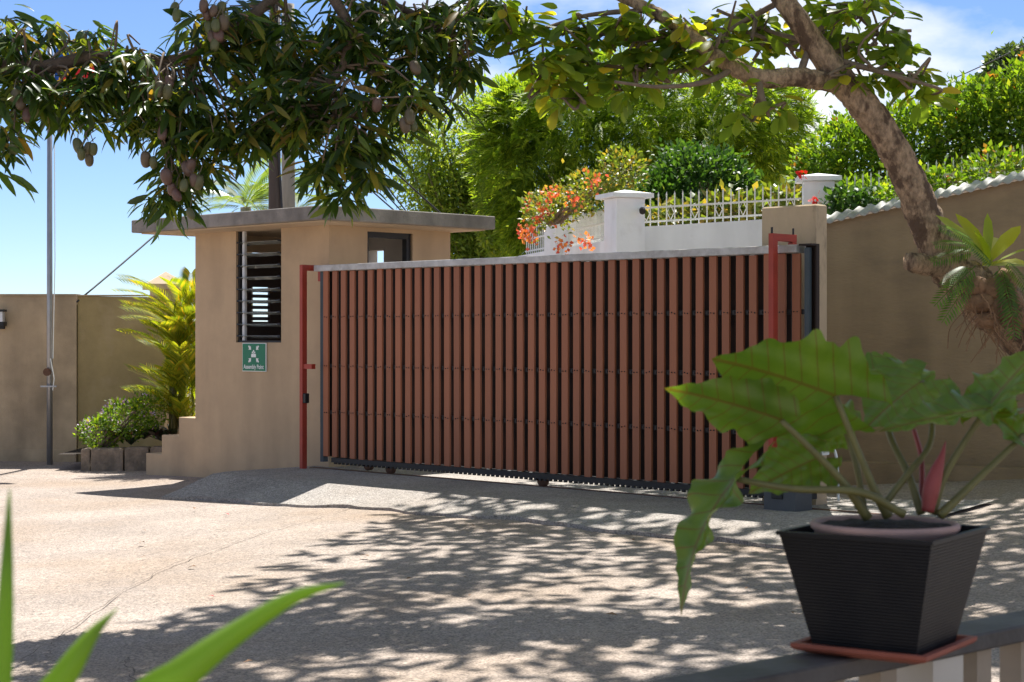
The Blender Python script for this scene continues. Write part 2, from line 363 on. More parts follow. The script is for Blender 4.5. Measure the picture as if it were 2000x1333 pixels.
# raised concrete strip in front of and under the gate
g = MB(); nu, nv = 40, 14
top = []
for j in range(nv + 1):
    for i in range(nu + 1):
        u = -0.22 + 7.4 * i / nu; v = -1.8 + 2.6 * j / nv
        if j == 0: v += 0.05 * math.sin(u * 3.1) + 0.03 * math.sin(u * 9)
        if i == 0: u -= 0.10 * (1 - j / nv)
        p = G(u, v); t = min(1, max(0, (v + 1.8) / 0.6)); zz = yard(p.x, p.y)
        z = max(zz + 0.022, (1 - t) * (zz + 0.022) + t * 0.03)
        top.append((p.x, p.y, z))
g.add(top, [(j * (nu + 1) + i, j * (nu + 1) + i + 1, (j + 1) * (nu + 1) + i + 1, (j + 1) * (nu + 1) + i) for j in range(nv) for i in range(nu)])
k = len(g.v); edge = [i for i in range(nu + 1)]; g.add([(g.v[i][0], g.v[i][1], g.v[i][2] - 0.3) for i in edge], [])
g.f += [(i, k + i, k + i + 1, i + 1) for i in range(nu)]; g.mi += [0] * nu
k = len(g.v); edge = [j * (nu + 1) for j in range(nv + 1)]; g.add([(g.v[i][0], g.v[i][1], g.v[i][2] - 0.4) for i in edge], [])
g.f += [(edge[i + 1], k + i + 1, k + i, edge[i]) for i in range(nv)]; g.mi += [0] * nv
tag(g.build('driveway', M_ramp), kind='structure')
GO = bpy.data.objects['ground']
def strip(name, pts, wd, m, dz=0.006):
    b = MB(); pts = spline(pts, 14); vs = []
    for i, p in enumerate(pts):
        d = pts[min(i + 1, len(pts) - 1)] - pts[max(i - 1, 0)]; d = d / np.linalg.norm(d); n_ = np.array([-d[1], d[0]])
        j = random.uniform(-.02, .02); ww = wd * random.uniform(.3, 1.2)
        for sg in (-1, 1):
            q = p + n_ * (j + sg * ww); vs.append((q[0], q[1], yard(q[0], q[1]) + 0.012 + dz))
    b.add(vs, [(2 * i, 2 * i + 1, 2 * i + 3, 2 * i + 2) for i in range(len(pts) - 1)])
    return b.build(name, m, GO)
def gp(x, y, z=-0.15):
    Y = (EYE - z) * F / (y - HZ); return ((x - 1000) / F * Y, Y)
strip('expansion_joint', [gp(-80, 1290), gp(60, 1245), gp(290, 1115), gp(450, 1060), gp(700, 1000)], .004, M_joint)
strip('crack', [gp(110, 1215), gp(105, 1235), gp(90, 1255)], .004, M_joint)
strip('crack', [gp(245, 1260), gp(262, 1310), gp(255, 1345)], .005, M_joint)
# a few fallen leaves and petals
for i in range(26):
    X = random.uniform(-3.2, 2.4); Y = random.uniform(8.5, 16)
    if G(0, 0).y - Y < 0: continue
    tv, tf = T_SMALL; me = bpy.data.meshes.new('fallen_leaf'); L = random.uniform(.04, .09)
    me.from_pydata([tuple(v * L) for v in tv], [], tf)
    o = link('fallen_leaf', me, M_redfl if i < 3 else M_husk, None, (X, Y, yard(X, Y) + .022), (random.uniform(-.2, .2), random.uniform(-.2, .2), random.uniform(0, 6)))
    tag(o, 'red petal fallen on the driveway' if i < 3 else 'small dry brown leaf lying on the driveway', 'petal' if i < 3 else 'leaf', 'fallen petals' if i < 3 else 'fallen leaves')

# ---------------------------------------------------------------- guard booth
SOF = 2.545; LB, DB = 2.36, 1.72; th = 0.15
booth = thing('guard_booth', 'tan guard booth with flat concrete roof and louvred window', 'booth', (C0.x, C0.y, 0), GR)
def wall_open(b, x0, x1, z0, z1, y0, y1, holes, axis='x'):
    """a wall along x (or y) with rectangular holes (a0,a1,z0,z1)"""
    hs = sorted(holes); a = x0
    def bb(a0, a1, c0, c1):
        if a1 - a0 < 1e-4 or c1 - c0 < 1e-4: return
        if axis == 'x': b.box(a0, a1, y0, y1, c0, c1)
        else: b.box(y0, y1, a0, a1, c0, c1)
    for (h0, h1, c0, c1) in hs:
        bb(a, h0, z0, z1); bb(h0, h1, z0, c0); bb(h0, h1, c1, z1); a = h1
    bb(a, x1, z0, z1)
WX0, WX1, WZ0, WZ1 = -1.60, -0.80, 1.315, 2.46
b = MB(); wall_open(b, -LB, 0, -0.4, SOF, 0, th, [(WX0, WX1, WZ0, SOF)])
b.build('front_wall', M_tan, booth)
b = MB(); wall_open(b, th, DB, -0.4, SOF, -th, 0, [(0.52, 1.16, 1.25, 2.49)], 'y'); b.build('side_wall', M_tan, booth)
b = MB(); wall_open(b, -LB + th, -th, -0.4, SOF, DB - th, DB, [(-1.22, -0.94, 1.2, 2.36)]); b.build('back_wall', M_inner, booth)
b = MB(); wall_open(b, th, DB, -0.4, SOF, -LB, -LB + th, [(0.45, 1.25, 0.3, 2.35)], 'y'); b.build('door_wall', M_tan, booth)
b = MB(); b.box(-LB + th, -th, th, DB - th, -0.3, 0.28); b.build('floor_slab', M_inner, booth)
d = MB(); d.box(-LB + .05, -LB + .09, .46, .72, .32, 2.34); d.box(-LB + .05, -LB + .09, .98, 1.24, .32, 2.34); d.box(-LB + .05, -LB + .09, .72, .98, .32, 1.55); d.box(-LB + .05, -LB + .09, .72, .98, 1.95, 2.34)
do = d.build('door', M_door, booth)
lv = MB().box(-.03, .03, -.13, .13, -.004, .004).mesh('vent_slat')
for i in range(6): link('vent_slat', lv, M_door, do, (-LB + .07, .85, 1.585 + .065 * i), (0, R(35), 0))
b = MB(); b.box(-LB - 0.52, 0.5, -0.5, DB + 0.20, SOF + .002, SOF + 0.145, bev=0.008); roof = b.build('roof_slab', M_conc, booth)
b = MB(); b.box(-LB - 0.44, 0.42, -0.42, DB + 0.12, SOF - .012, SOF + .0015); b.build('soffit', M_soffit, roof)
# louvred window
fr = MB(); fr.box(WX0, WX0 + .035, .03, .09, WZ0, SOF - .015); fr.box(WX1 - .02, WX1, .03, .09, WZ0, SOF - .015); fr.box(WX0, WX1, .02, .10, WZ0 - .0, WZ0 + .02)
wf = fr.build('window_frame', M_black, booth)
jm = MB(); jm.box(WX0 + .06, WX0 + .10, .04, .07, WZ0 + .02, SOF - .015); jm.build('jamb_channel', M_alu, wf)
bl = MB().box(-.36, .36, -.07, .07, -.003, .003).mesh('louvre_blade')
clip = MB().box(-.02, .02, -.075, .075, -.008, .008).mesh('blade_clip')
for i in range(9):
    z = WZ0 + .06 + i * .1275
    o = link('louvre_blade', bl, M_glass, booth, ((WX0 + WX1) / 2 + .01, .06, z), (R(-9), 0, 0))
    link('blade_clip', clip, M_black, o, (-.36, 0, 0)); link('blade_clip', clip, M_black, o, (.36, 0, 0))
# side window
fr = MB(); fr.box(-.10, -.03, .52, .56, 1.25, 2.49); fr.box(-.10, -.03, 1.10, 1.16, 1.25, 2.49); fr.box(-.10, -.03, .56, 1.10, 2.43, 2.49); fr.box(-.10, -.03, .56, 1.10, 1.25, 1.29)
sw = fr.build('side_window_frame', M_black, booth)
# steps
for i, (x0, x1, z1) in enumerate([(-LB - .98, -LB - .66, .02), (-LB - .66, -LB - .32, .245), (-LB - .32, -LB - .002, .46)]):
    b = MB(); b.box(x0, x1, .002, 1.1, -.5, z1, bev=.006); b.build('step', M_tan, booth)
# sign
sg = thing('assembly_point_sign', 'green and white square Assembly Point sign on booth wall', 'sign', G(-1.25, -.012, 1.155), GR)
b = MB(); b.box(-.21, .21, -.006, .006, -.155, .155, bev=.002); b.build('backing_plate', M_signw, sg)
b = MB(); b.box(-.20, .20, -.0105, -.0063, -.147, .147); b.build('green_panel', M_green, sg)
def flat(polys, name, m, y=-.0135):
    b = MB()
    for p in polys: b.add([(x, y, z) for x, z in p], [tuple(range(len(p)))])
    return b.build(name, m, sg)
for ax, az in ((-1, 1), (1, 1), (-1, -1), (1, -1)):
    def q(t, s_): # t along towards the middle, s_ sideways
        ux, uz = -ax * .7071, -az * .7071; return (ax * .088 + ux * t - uz * s_, .035 + az * .088 + uz * t + ux * s_)
    flat([[q(0, -.011), q(.035, -.011), q(.035, .011), q(0, .011)], [q(.026, -.03), q(.062, 0), q(.026, .03)]], 'arrow', M_signw)
pp = []
def disc(cx, cz, r, n=10): return [(cx + r * math.cos(2 * math.pi * i / n), cz + r * math.sin(2 * math.pi * i / n)) for i in range(n)]
pp += [disc(-.02, .052, .011), disc(.02, .052, .011), disc(0, .068, .012)]
pp += [[(-.042, .0), (-.006, .0), (-.006, .036), (-.034, .038), (-.042, .03)], [(.006, 0), (.042, 0), (.042, .03), (.034, .038), (.006, .036)], [(-.0055, .0), (.0055, .0), (.0055, .052), (-.0055, .052)]]
flat(pp, 'people_symbol', M_signw)
cu = bpy.data.curves.new('txt', 'FONT'); cu.body = 'Assembly Point'; cu.size = .066; cu.align_x = 'CENTER'; cu.offset = 0.0012
to = bpy.data.objects.new('txt', cu); col.objects.link(to)
me = bpy.data.meshes.new_from_object(to.evaluated_get(bpy.context.evaluated_depsgraph_get())); bpy.data.objects.remove(to)
for v in me.vertices: v.co = (v.co.x * .86, -.0135, v.co.y - .125)
me.materials.clear(); link('lettering', me, M_signw, sg)

# ---------------------------------------------------------------- sliding gate
gate = thing('sliding_gate', 'brown vertical slat sliding gate with galvanised top rail', 'gate', G(0, -.15, 0), GR)
ZB, ZT = 0.155, 2.045
fsl = MB().box(-.037, .037, -.011, .011, ZB, ZT, bev=.003).mesh('slat')
bsl = MB().box(-.044, .044, -.009, .009, ZB, ZT, bev=.003).mesh('back_slat')
PT = .1385
for i in range(43):
    s = .18 + i * PT
    link('slat', fsl, M_slat, gate, (s + random.uniform(-.003, .003), -.034, random.uniform(-.006, .006)), (0, random.uniform(-.0022, .0022), 0))
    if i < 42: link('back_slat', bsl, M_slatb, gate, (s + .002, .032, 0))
b = MB()
for z in (.61, 1.08, 1.58): b.box(.12, 6.08, -.022, .022, z - .02, z + .02)
b.build('middle_rails', M_black, gate)
b = MB(); b.box(.02, 6.02, -.07, .07, ZT + .002, ZT + .065, bev=.004); b.build('top_rail', M_galv, gate)
b = MB(); b.box(.28, 6.13, -.055, .055, .105, .152)
for i in range(95):
    u = .32 + i * .0612; b.box(u, u + .026, -.054, -.03, .088, .1045)
b.build('bottom_rail', M_black, gate)
b = MB(); b.box(.075, .125, -.03, .03, .10, ZT); b.build('end_stile', M_blue, gate)
b = MB(); b.box(6.07, 6.11, -.03, .01, .155, ZT + .04); b.build('end_stile', M_blue, gate)
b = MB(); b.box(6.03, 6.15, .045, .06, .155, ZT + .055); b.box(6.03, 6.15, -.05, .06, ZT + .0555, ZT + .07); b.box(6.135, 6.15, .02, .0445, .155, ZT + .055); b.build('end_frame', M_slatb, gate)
b = MB()
for z in (.61, 1.08, 1.58):
    for i in range(43):
        s = .18 + i * PT
        for dx in (-.016, .017): b.tube([(s + dx, -.0455, z + random.uniform(-.01, .01)), (s + dx, -.0505, z)], .0055, 6)
        b.box(s + PT * .5 - .007, s + PT * .5 + .007, -.030, -.0225, z - .009, z + .009)
b.build('screws', M_black, gate, kind='stuff')
wh = MB(); wh.tube([(0, -.025, 0), (0, .025, 0)], .052, 18); wh.tube([(0, -.04, 0), (0, .04, 0)], .012, 8); wh = wh.mesh('wheel', True)
for s in (.80, 1.13, 3.20, 5.2): link('wheel', wh, M_rust, gate, (s, 0, .083 if s != .80 else .10))
tr = MB(); tr.box(-.1, 7.2, -.03, .03, .0, .036); tag(tr.build('gate_track', M_rust, None, loc=G(0, -.15), rot=(0, 0, GR)), 'thin rusty steel ground track under the sliding gate', 'track')
# guide arches
def arch(name, label, s, ztop, back, zend, extra=False):
    t = thing(name, label, 'post', G(s, -.15, 0), GR)
    b = MB(); b.box(-.023, .023, -.185, -.125, -.12, ztop, bev=.003); b.build('post', M_red, t)
    b = MB(); b.box(-.023, .023, -.1245, back, ztop - .06, ztop - .001, bev=.003); b.build('top_arm', M_red, t)
    b = MB(); b.box(-.023, .023, back - .055, back + .0, zend, ztop - .061, bev=.003); b.build('back_arm', M_red, t)
    if extra:
        b = MB(); b.box(.0235, .16, -.175, -.125, 1.05, 1.10); b.build('catch', M_red, t)
        b = MB(); b.box(.0235, .065, -.18, -.13, .70, .80, bev=.006); b.build('lock_box', M_black, t)
    else:
        b = MB(); b.box(-.02, -.005, -.16, -.15, ztop, ztop + .05); b.box(.0, .012, back - .03, back - .02, ztop, ztop + .05); b.build('bolts', M_black, t)
    return t
arch('gate_guide_post', 'red steel latch post at booth end of the slat gate', -.045, 2.115, .11, 1.95, True)
arch('gate_guide_post', 'red steel guide arch over gate beside tan pillar', 5.86, 2.20, .13, 2.07)
pil = thing('gate_pillar', 'tan rendered gate pillar with black mould at its top', 'pillar', G(5.77, .12), GR)
b = MB(); b.box(-.335, .20, 0, .15, -.3, 2.45, bev=.012); b.build('shaft', M_pillar, pil)
ob = thing('wall_socket', 'white double cable socket on the pillar edge', 'socket', G(5.985, .19, .52), GR)
b = MB(); b.box(-.01, .03, -.05, .05, -.09, .09, bev=.004); b.box(.0305, .038, -.03, .03, .02, .07); b.box(.0305, .038, -.03, .03, -.07, -.02); b.build('faceplate', M_signw, ob)
b = MB(); b.tube(spline([(.03, 0, -.03), (.10, 0, -.03), (.14, 0, -.15), (.15, 0, -.45)], 8), .012, 8); b.build('cable', M_signw, ob, True)
mo = thing('gate_motor', 'dark grey gate motor box at foot of pillar', 'motor', G(6.02, -.33, .0), GR)
b = MB(); b.box(-.15, .15, -.11, .11, -.06, .30, bev=.02); b.build('housing', M_motor, mo)
b = MB(); b.box(-.13, .13, -.10, .10, .3005, .345, bev=.02); b.build('lid', M_motor, mo)
b = MB(); b.box(-.07, .03, -.122, -.1105, .12, .29, bev=.004); b.build('cover_plate', M_black, mo)

# ---------------------------------------------------------------- walls
def wallseg(name, label, p0, p1, th_, z0, zt0, zt1, m, cat='wall', n=1, group=None):
    p0 = Vector((p0[0], p0[1], 0)); p1 = Vector((p1[0], p1[1], 0)); d = p1 - p0; L = d.length; a = math.atan2(d.y, d.x)
    t = thing(name, label, cat, (p0.x, p0.y, 0), a, group); b = MB()
    b.add([(0, 0, z0), (L, 0, z0), (L, th_, z0), (0, th_, z0), (0, 0, zt0), (L, 0, zt1), (L, th_, zt1), (0, th_, zt0)],
          [(0, 1, 5, 4), (1, 2, 6, 5), (2, 3, 7, 6), (3, 0, 4, 7), (4, 5, 6, 7)])
    b.build('wall_face', m, t); return t, L
lw, L = wallseg('boundary_wall', 'tan stained boundary wall behind the steel flagpole', (-9.5, 23.0), (-5.63, 23.0), .2, -.6, 1.90, 1.90, M_wall)
b = MB(); b.box(0, L, -.03, -.001, -.6, -.08); b.build('plinth', M_wall, lw)
b = MB(); b.box(0, L, -.02, .22, 1.902, 1.925); b.build('coping', M_wall, lw)
lo, L2 = wallseg('boundary_wall', 'olive stained wall section behind the flowering shrub', (-5.62, 23.03), (-4.5, 23.03), .2, -.6, 1.897, 1.885, M_olive)
b = MB(); b.box(0, L2, -.02, .22, 1.899, 1.915); b.build('coping', M_wall, lo)
wp = thing('old_gate_pillar', 'pale mouldy pillar with pyramid cap behind areca palm', 'pillar', (-4.62, 23.75, 0), .3)
b = MB(); b.box(-.19, .19, -.19, .19, -.5, 2.0); b.build('shaft', M_pillar, wp)
b = MB(); b.box(-.28, .28, -.28, .28, 2.001, 2.07); b.add([(-.27, -.27, 2.071), (.27, -.27, 2.071), (.27, .27, 2.071), (-.27, .27, 2.071), (0, 0, 2.24)], [(0, 1, 4), (1, 2, 4), (2, 3, 4), (3, 0, 4)]); b.build('cap', M_pillar, wp)
lam = thing('wall_lantern', 'black box lantern mounted on tan boundary wall', 'lantern', P(2, 640, 22.94))
b = MB(); b.box(-.07, .07, -.14, .02, .02, .07); b.box(-.045, .045, -.03, .035, -.02, .14); b.build('bracket', M_black, lam)
b = MB(); b.box(-.055, .055, -.13, -.02, .072, .20); b.build('glass', M_alu, lam)
b = MB(); b.box(-.075, .075, -.15, .0, .202, .23); b.build('hood', M_black, lam)
# flagpole
fp = P(97, 905, 22.4); pole = thing('flagpole', 'tall galvanised steel flagpole in front of boundary wall', 'flagpole', (fp.x, fp.y, -.25))
b = MB(); b.tube([(0, 0, -.1), (0, 0, 2.0), (0, 0, 5.40)], [.038, .036, .030], 14); b.build('pole', M_steel, pole, True)
b = MB(); b.tube([(0, 0, 5.401), (0, 0, 5.45), (0, 0, 5.49)], [.03, .05, .01], 12); b.build('finial', M_alu, pole, True)
b = MB(); b.tube([(.06, -.02, 5.2), (.075, -.03, 2.6), (.05, -.03, 1.35)], .006, 5); b.tube([(.02, -.04, 1.35), (.07, -.05, 1.1), (.05, -.04, .95)], .007, 5); b.build('halyard', M_signw, pole)
b = MB(); b.tube([(-.02, -.06, 1.18), (-.02, -.03, 1.18)], .05, 12); b.build('pulley', M_rust, pole)
b = MB(); b.box(-.10, .10, -.06, -.03, .99, 1.01); b.build('cleat', M_steel, pole)
fl = MB(); nu, nv = 24, 16; cols = []
for j in range(nv + 1):
    for i in range(nu + 1):
        u, v = i / nu, j / nv
        fl.v.append((.05 + .74 * u * (1 - .12 * u), .09 * math.sin(u * 9 + v * 2) * (u + .15), 5.25 - .50 * v - .30 * u * u + .03 * math.sin(u * 7)))
for j in range(nv):
    for i in range(nu):
        fl.f.append((j * (nu + 1) + i, j * (nu + 1) + i + 1, (j + 1) * (nu + 1) + i + 1, (j + 1) * (nu + 1) + i))
        a = math.atan2(1 - (j + .5) / nv, (i + .5) / nu * 1.5); fl.mi.append(0 if a > 1.05 else 1 if a > .70 else 2 if a > .42 else 3 if a > .2 else 4)
M_fl = [mat('flag_' + n_, c, .8, 3, .05) for n_, c in (('blue', (.01, .08, .35)), ('yellow', (.80, .48, .02)), ('red', (.60, .02, .03)), ('white', (.8, .8, .8)), ('green', (.0, .22, .08)))]
o = fl.build('flag', M_fl, None, True, loc=(fp.x, fp.y, -.25)); tag(o, 'blue yellow red white green flag flying from steel flagpole', 'flag')

# right hand brown wall with corrugated coping
rw, L = wallseg('brown_wall', 'brown rendered wall with corrugated coping behind leaning trunk', (2.62, 16.7), (5.75, 14.75), .2, -.4, 2.37, 3.02, M_brown)
sl_ = (3.02 - 2.37) / L; b = MB(); n = 330; vs = []
for i in range(n + 1):
    x = L * i / n
    for y, dz in ((-.07, 0), (.13, .10), (.32, .04)):
        vs.append((x + dz * .4, y, 2.375 + sl_ * x + dz + .013 * math.sin(x * 2 * math.pi / .11)))
b.add(vs, [(3 * i + j, 3 * i + 3 + j, 3 * i + 4 + j, 3 * i + 1 + j) for i in range(n) for j in (0, 1)])
o = b.build('corrugated_coping', M_tin, rw, True); sm = o.modifiers.new('t', 'SOLIDIFY'); sm.thickness = .012
kb = MB(); kb.box(0, L, -.22, -.002, -.4, .24); kb.build('footing', M_brown, rw)

# white garden wall with piers and iron fence
A = Vector((1.39, 22.0, 0)); B = Vector((.70, 26.0, 0)); Cc = Vector((3.87, 22.5, 0)); D = Vector((6.9, 20.6, 0)); E = Vector((.10, 27.6, 0))
def pier(p, zt, w_, label, rz):
    t = thing('wall_pier', label, 'pier', p, rz); b = MB()
    b.box(-w_, w_, -w_, w_, -.3, zt, bev=.01); b.build('shaft', M_white, t)
    b = MB(); c = w_ + .085; b.box(-c, c, -c, c, zt + .001, zt + .055); b.add([(-c + .01, -c + .01, zt + .0555), (c - .01, -c + .01, zt + .0555), (c - .01, c - .01, zt + .0555), (-c + .01, c - .01, zt + .0555), (0, 0, zt + .11)], [(0, 1, 4), (1, 2, 4), (2, 3, 4), (3, 0, 4)]); b.build('cap', M_white, t)
    return t
pier(A, 3.08, .19, 'white wall pier with pyramid cap carrying a small camera', .35)
pier(B, 3.12, .17, 'white wall pier half covered by orange bougainvillea', .5)
pier(Cc, 3.33, .19, 'white wall pier beside red hibiscus flower', -.1)
sc_ = thing('security_camera', 'small black and white security camera on pier', 'camera', A + Vector((.20, -.22, 2.92)))
b = MB(); b.box(-.03, .03, -.05, .06, -.03, .04, bev=.008); b.build('body', M_signw, sc_); b = MB(); b.tube([(0, -.052, 0), (0, -.10, -.02)], .04, 10); b.build('dome', M_black, sc_)
def fence(p0, p1, zt0, zt1, label, hgt, diamonds, gap0=.2):
    t, L = wallseg('white_garden_wall', 'white painted ' + label, p0, p1, .16, -.3, zt0, zt1, M_white)
    f = thing('iron_fence', 'white iron picket fence on ' + label, 'fence', (p0.x, p0.y, 0), t.rotation_euler.z)
    sl = (zt1 - zt0) / L; ang = math.atan(sl)
    for zz in (.06, hgt * .62):
        b = MB(); b.add([(gap0, .07, zt0 + sl * gap0 + zz - .012), (L - gap0, .07, zt1 - sl * gap0 + zz - .012), (L - gap0, .07, zt1 - sl * gap0 + zz + .012), (gap0, .07, zt0 + sl * gap0 + zz + .012)], [(0, 1, 2, 3)])
        b.v += [(v[0], .09, v[2]) for v in b.v]; b.f += [(4, 7, 6, 5), (3, 2, 6, 7), (0, 4, 5, 1)]; b.mi += [0] * 3; b.build('fence_rail', M_whitep, f)
    pk = MB(); pk.box(-.0065, .0065, -.0065, .0065, 0, hgt); pk.add([(-.010, -.010, hgt), (.010, -.010, hgt), (.010, .010, hgt), (-.010, .010, hgt), (0, 0, hgt + .05)], [(0, 1, 4), (1, 2, 4), (2, 3, 4), (3, 0, 4)]); pk = pk.mesh('picket')
    dm = MB(); h = hgt * .5
    for sx in (-1, 1): dm.tube([(0, 0, 0), (sx * .045, 0, h * .5), (0, 0, h)], .006, 4)
    dm = dm.mesh('diamond')
    x = gap0 + .05; i = 0; pitch = .105 if diamonds else .085
    while x < L - gap0:
        link('picket', pk, M_whitep, f, (x, .08, zt0 + sl * x))
        if diamonds and i % 3 == 0: link('diamond', dm, M_whitep, f, (x + pitch / 2, .08, zt0 + sl * x + .07))
        x += pitch; i += 1
fence(A, Cc, 2.72, 2.90, 'wall between camera pier and hibiscus pier', .38, True)
fence(B, A, 2.66, 2.60, 'wall between bougainvillea pier and camera pier', .40, False)
fence(E, B, 2.62, 2.66, 'wall below the pink bougainvillea sprays', .40, False, .1)
fence(Cc, D, 2.90, 3.35, 'sloping wall under the leafy hedge', .40, True)

# ---------------------------------------------------------------- poles and wires
def upole(x0, x1, Y, ztop, m, label):
    w_ = (x1 - x0) / F * Y / 2; p = P((x0 + x1) / 2, 654, Y); t = thing('utility_pole', label, 'pole', (p.x, p.y, 0))
    b = MB(); b.tube([(0, 0, -.3), (0, 0, 3), (0, 0, ztop)], [w_ * 1.1, w_, w_ * .85], 14); b.build('shaft', m, t, True); return t
p1 = upole(524, 549, 27, 6.5, M_woodd, 'dark timber utility pole behind booth roof with cable')
b = MB(); b.tube([(.11, -.06, -.2), (.12, -.08, 2.5), (.115, -.05, 3.3), (.07, -.09, 4.2), (.06, -.06, 6.4)], .018, 6); b.build('cable', M_wire, p1, True)
upole(549, 577, 28, 6.6, M_wood, 'pale grey utility pole behind the booth roof')
def wire(a, b_, label, r=.012, sag=.15):
    n = 14; pts = []
    for i in range(n + 1):
        t = i / n; q = Vector(a).lerp(Vector(b_), t); q.z -= sag * 4 * t * (1 - t); pts.append(q)
    o = MB().tube(pts, r, 5).build('power_cable', M_wire, None, True); tag(o, label, 'cable', 'overhead cables')
for (x0, y0, x1, y1, r, lb_) in ((560, 130, 900, 452, .016, 'thick black overhead cable ending by the pale bamboo clump'), (600, 150, 815, 440, .013, 'thin black cable crossing another just above booth roof'), (610, 210, 815, 445, .012, 'slack thin cable crossing behind booth roof'), (640, 290, 830, 460, .013, 'lowest thin black cable behind the booth roof edge')):
    wire(P(x0, y0, 27.5), P(x1, y1, 30), lb_, r, .05)
wire(P(530, 250, 26.9), P(150, 590, 23), 'black stay cable running down behind the tan boundary wall', .012, .05)
for dy, lb_ in ((0, 'upper of two distant cables crossing the sky above hedge'), (26, 'lower of two distant cables crossing the sky above hedge')): wire(P(1740, 205 + dy, 40), P(2200, -15 + dy, 34), lb_, .012, .1)

# ---------------------------------------------------------------- planting bed on the left
pb = thing('planter_kerb', 'rough stone block kerb round the flower bed', 'kerb', P(162, 912, 21.5))
x = 0
for i, wd in enumerate((.12, .40, .30, .28)):
    b = MB(); M = Matrix.Rotation(random.uniform(-.03, .03), 4, 'Z'); b.box(x + .008, x + wd - .008, -.12, .12, -.2, .235 + random.uniform(-.015, .02), bev=.02, M=M); b.build('stone', M_stone, pb); x += wd
soil = MB(); c = P(250, 880, 20.6); soil.add([(-5.5, 21.55, -.05), (-4.2, 21.5, -.05), (-3.0, 21.0, -.05), (-3.0, 22.9, -.05), (-5.5, 22.95, -.05)], [(0, 1, 2, 3, 4)]); tag(soil.build('flower_bed', M_soil), kind='structure')

def palm(name, label, base, fr, m, L, wid, droop, parent_trunk=None, T=None, cat='palm'):
    t = thing(name, label, cat, base); pos, d, nm = [], [], []
    for (p, q) in fr: pos.append(p); d.append(q); nm.append((-q[0] * .5, -q[1] * .5, 1))
    tv = T or frond_t(22, .30, .015, droop, .7)
    leaves('fronds', tv, pos, d, nm, L, wid, m, t, base); return t
# areca palm by the booth: many arching fronds
base = np.array(P(352, 850, 21.9)); fr = []; Ls = []
for i in range(120):
    a = rng.uniform(0, 2 * math.pi); h = rng.uniform(.0, 1.55); ox = rng.normal(0, .10); lean = rng.uniform(.25, .9)
    px = base + np.array([ox + .10, rng.normal(0, .12) - .05, h])
    fr.append((px, np.array([math.cos(a) * lean * .7 - .10, math.sin(a) * lean * .7 - .1, 1.15 - .3 * lean])))
    Ls.append(rng.uniform(.45, .72))
ap = palm('areca_palm', 'yellow green areca palm between booth and boundary wall', tuple(base), fr, M_palm, np.array(Ls), .8, .75)
b = MB()
for i in range(9): b.tube([(random.uniform(-.15, .2), random.uniform(-.1, .1), -.3), (random.uniform(-.15, .25), random.uniform(-.1, .1), random.uniform(.8, 1.6))], .02, 6)
b.build('stems', M_stem, ap, True)
# flowering shrub
def shrub(name, label, cat, blobs, n, size, wid, m, T=T_SMALL, up=.4, extra=None, shell=.45, stems=True):
    c0 = blobs[0][0]; base = (c0[0], c0[1], c0[2] - blobs[0][1][2]); t = thing(name, label, cat, base)
    ps, ds = [], []; vol = np.array([np.prod(np.array(r_)) ** .67 for _, r_ in blobs]); vol = vol / vol.sum()
    for (c, r_), f_ in zip(blobs, vol):
        k = max(4, int(n * f_)); p, q = ball(c, r_, k, shell); p = p + rng.normal(0, .055 * (1 if size > .06 else .4), p.shape) * (1 + 1.5 * (rng.random((k, 1)) > .9)); ps.append(p); ds.append(q * .9 + rng.normal(0, .5, (k, 3)) + np.array([0, 0, up]))
    p = np.vstack(ps); d = np.vstack(ds); nm = rng.normal(0, .5, (len(p), 3)) + np.array([0, -.2, 1.0])
    leaves('foliage', T, p, d, nm, rng.uniform(.7, 1.25, len(p)) * size, wid, m, t, base)
    if stems:
        b = MB()
        for (c, r_) in blobs:
            for j in range(3): b.tube([(random.uniform(-.1, .1), random.uniform(-.1, .1), 0), tuple(Vector(c) - Vector(base) + Vector((random.uniform(-.5, .5) * r_[0], random.uniform(-.5, .5) * r_[1], random.uniform(-.3, .6) * r_[2])))], [.025, .008], 5)
        b.build('stems', M_twig, t, True)
    if extra:
        for (nm_, k, sz, mm, T2, zmin) in extra:
            pp, dd = [], []
            for (c, r_) in blobs:
                p, q = ball(c, np.array(r_) * 1.05, max(1, int(k * 3 / len(blobs))), .95); ok = (q[:, 2] > zmin) & (q[:, 1] < .5); pp.append(p[ok]); dd.append(q[ok])
            pp = np.vstack(pp)[:k]; dd = np.vstack(dd)[:k]; rep = 7
            p2 = np.repeat(pp, rep, 0) + rng.normal(0, sz * .5, (len(pp) * rep, 3)); d2 = np.repeat(dd, rep, 0) + rng.normal(0, .9, (len(pp) * rep, 3))
            leaves(nm_, T2, p2, d2, rng.normal(0, .5, (len(p2), 3)) + np.array([0, -.5, .6]), sz, 1.6, mm, t, base, kind='stuff')
    return t
def pb_(x, y, Y, rx, ry, rz=None): # blob from picture measures
    s_ = Y / F; return (tuple(P(x, y, Y)), (rx * s_, (rz or rx) * s_, ry * s_))
shrub('flowering_shrub', 'low lilac flowering shrub in the stone edged bed', 'shrub', [pb_(200, 845, 21.7, 44, 32), pb_(245, 820, 21.65, 46, 38), pb_(290, 805, 21.6, 34, 34)], 2600, .05, 1.2, M_hedge, extra=[('blossoms', 26, .035, M_lil, T_SMALL, -.1)])
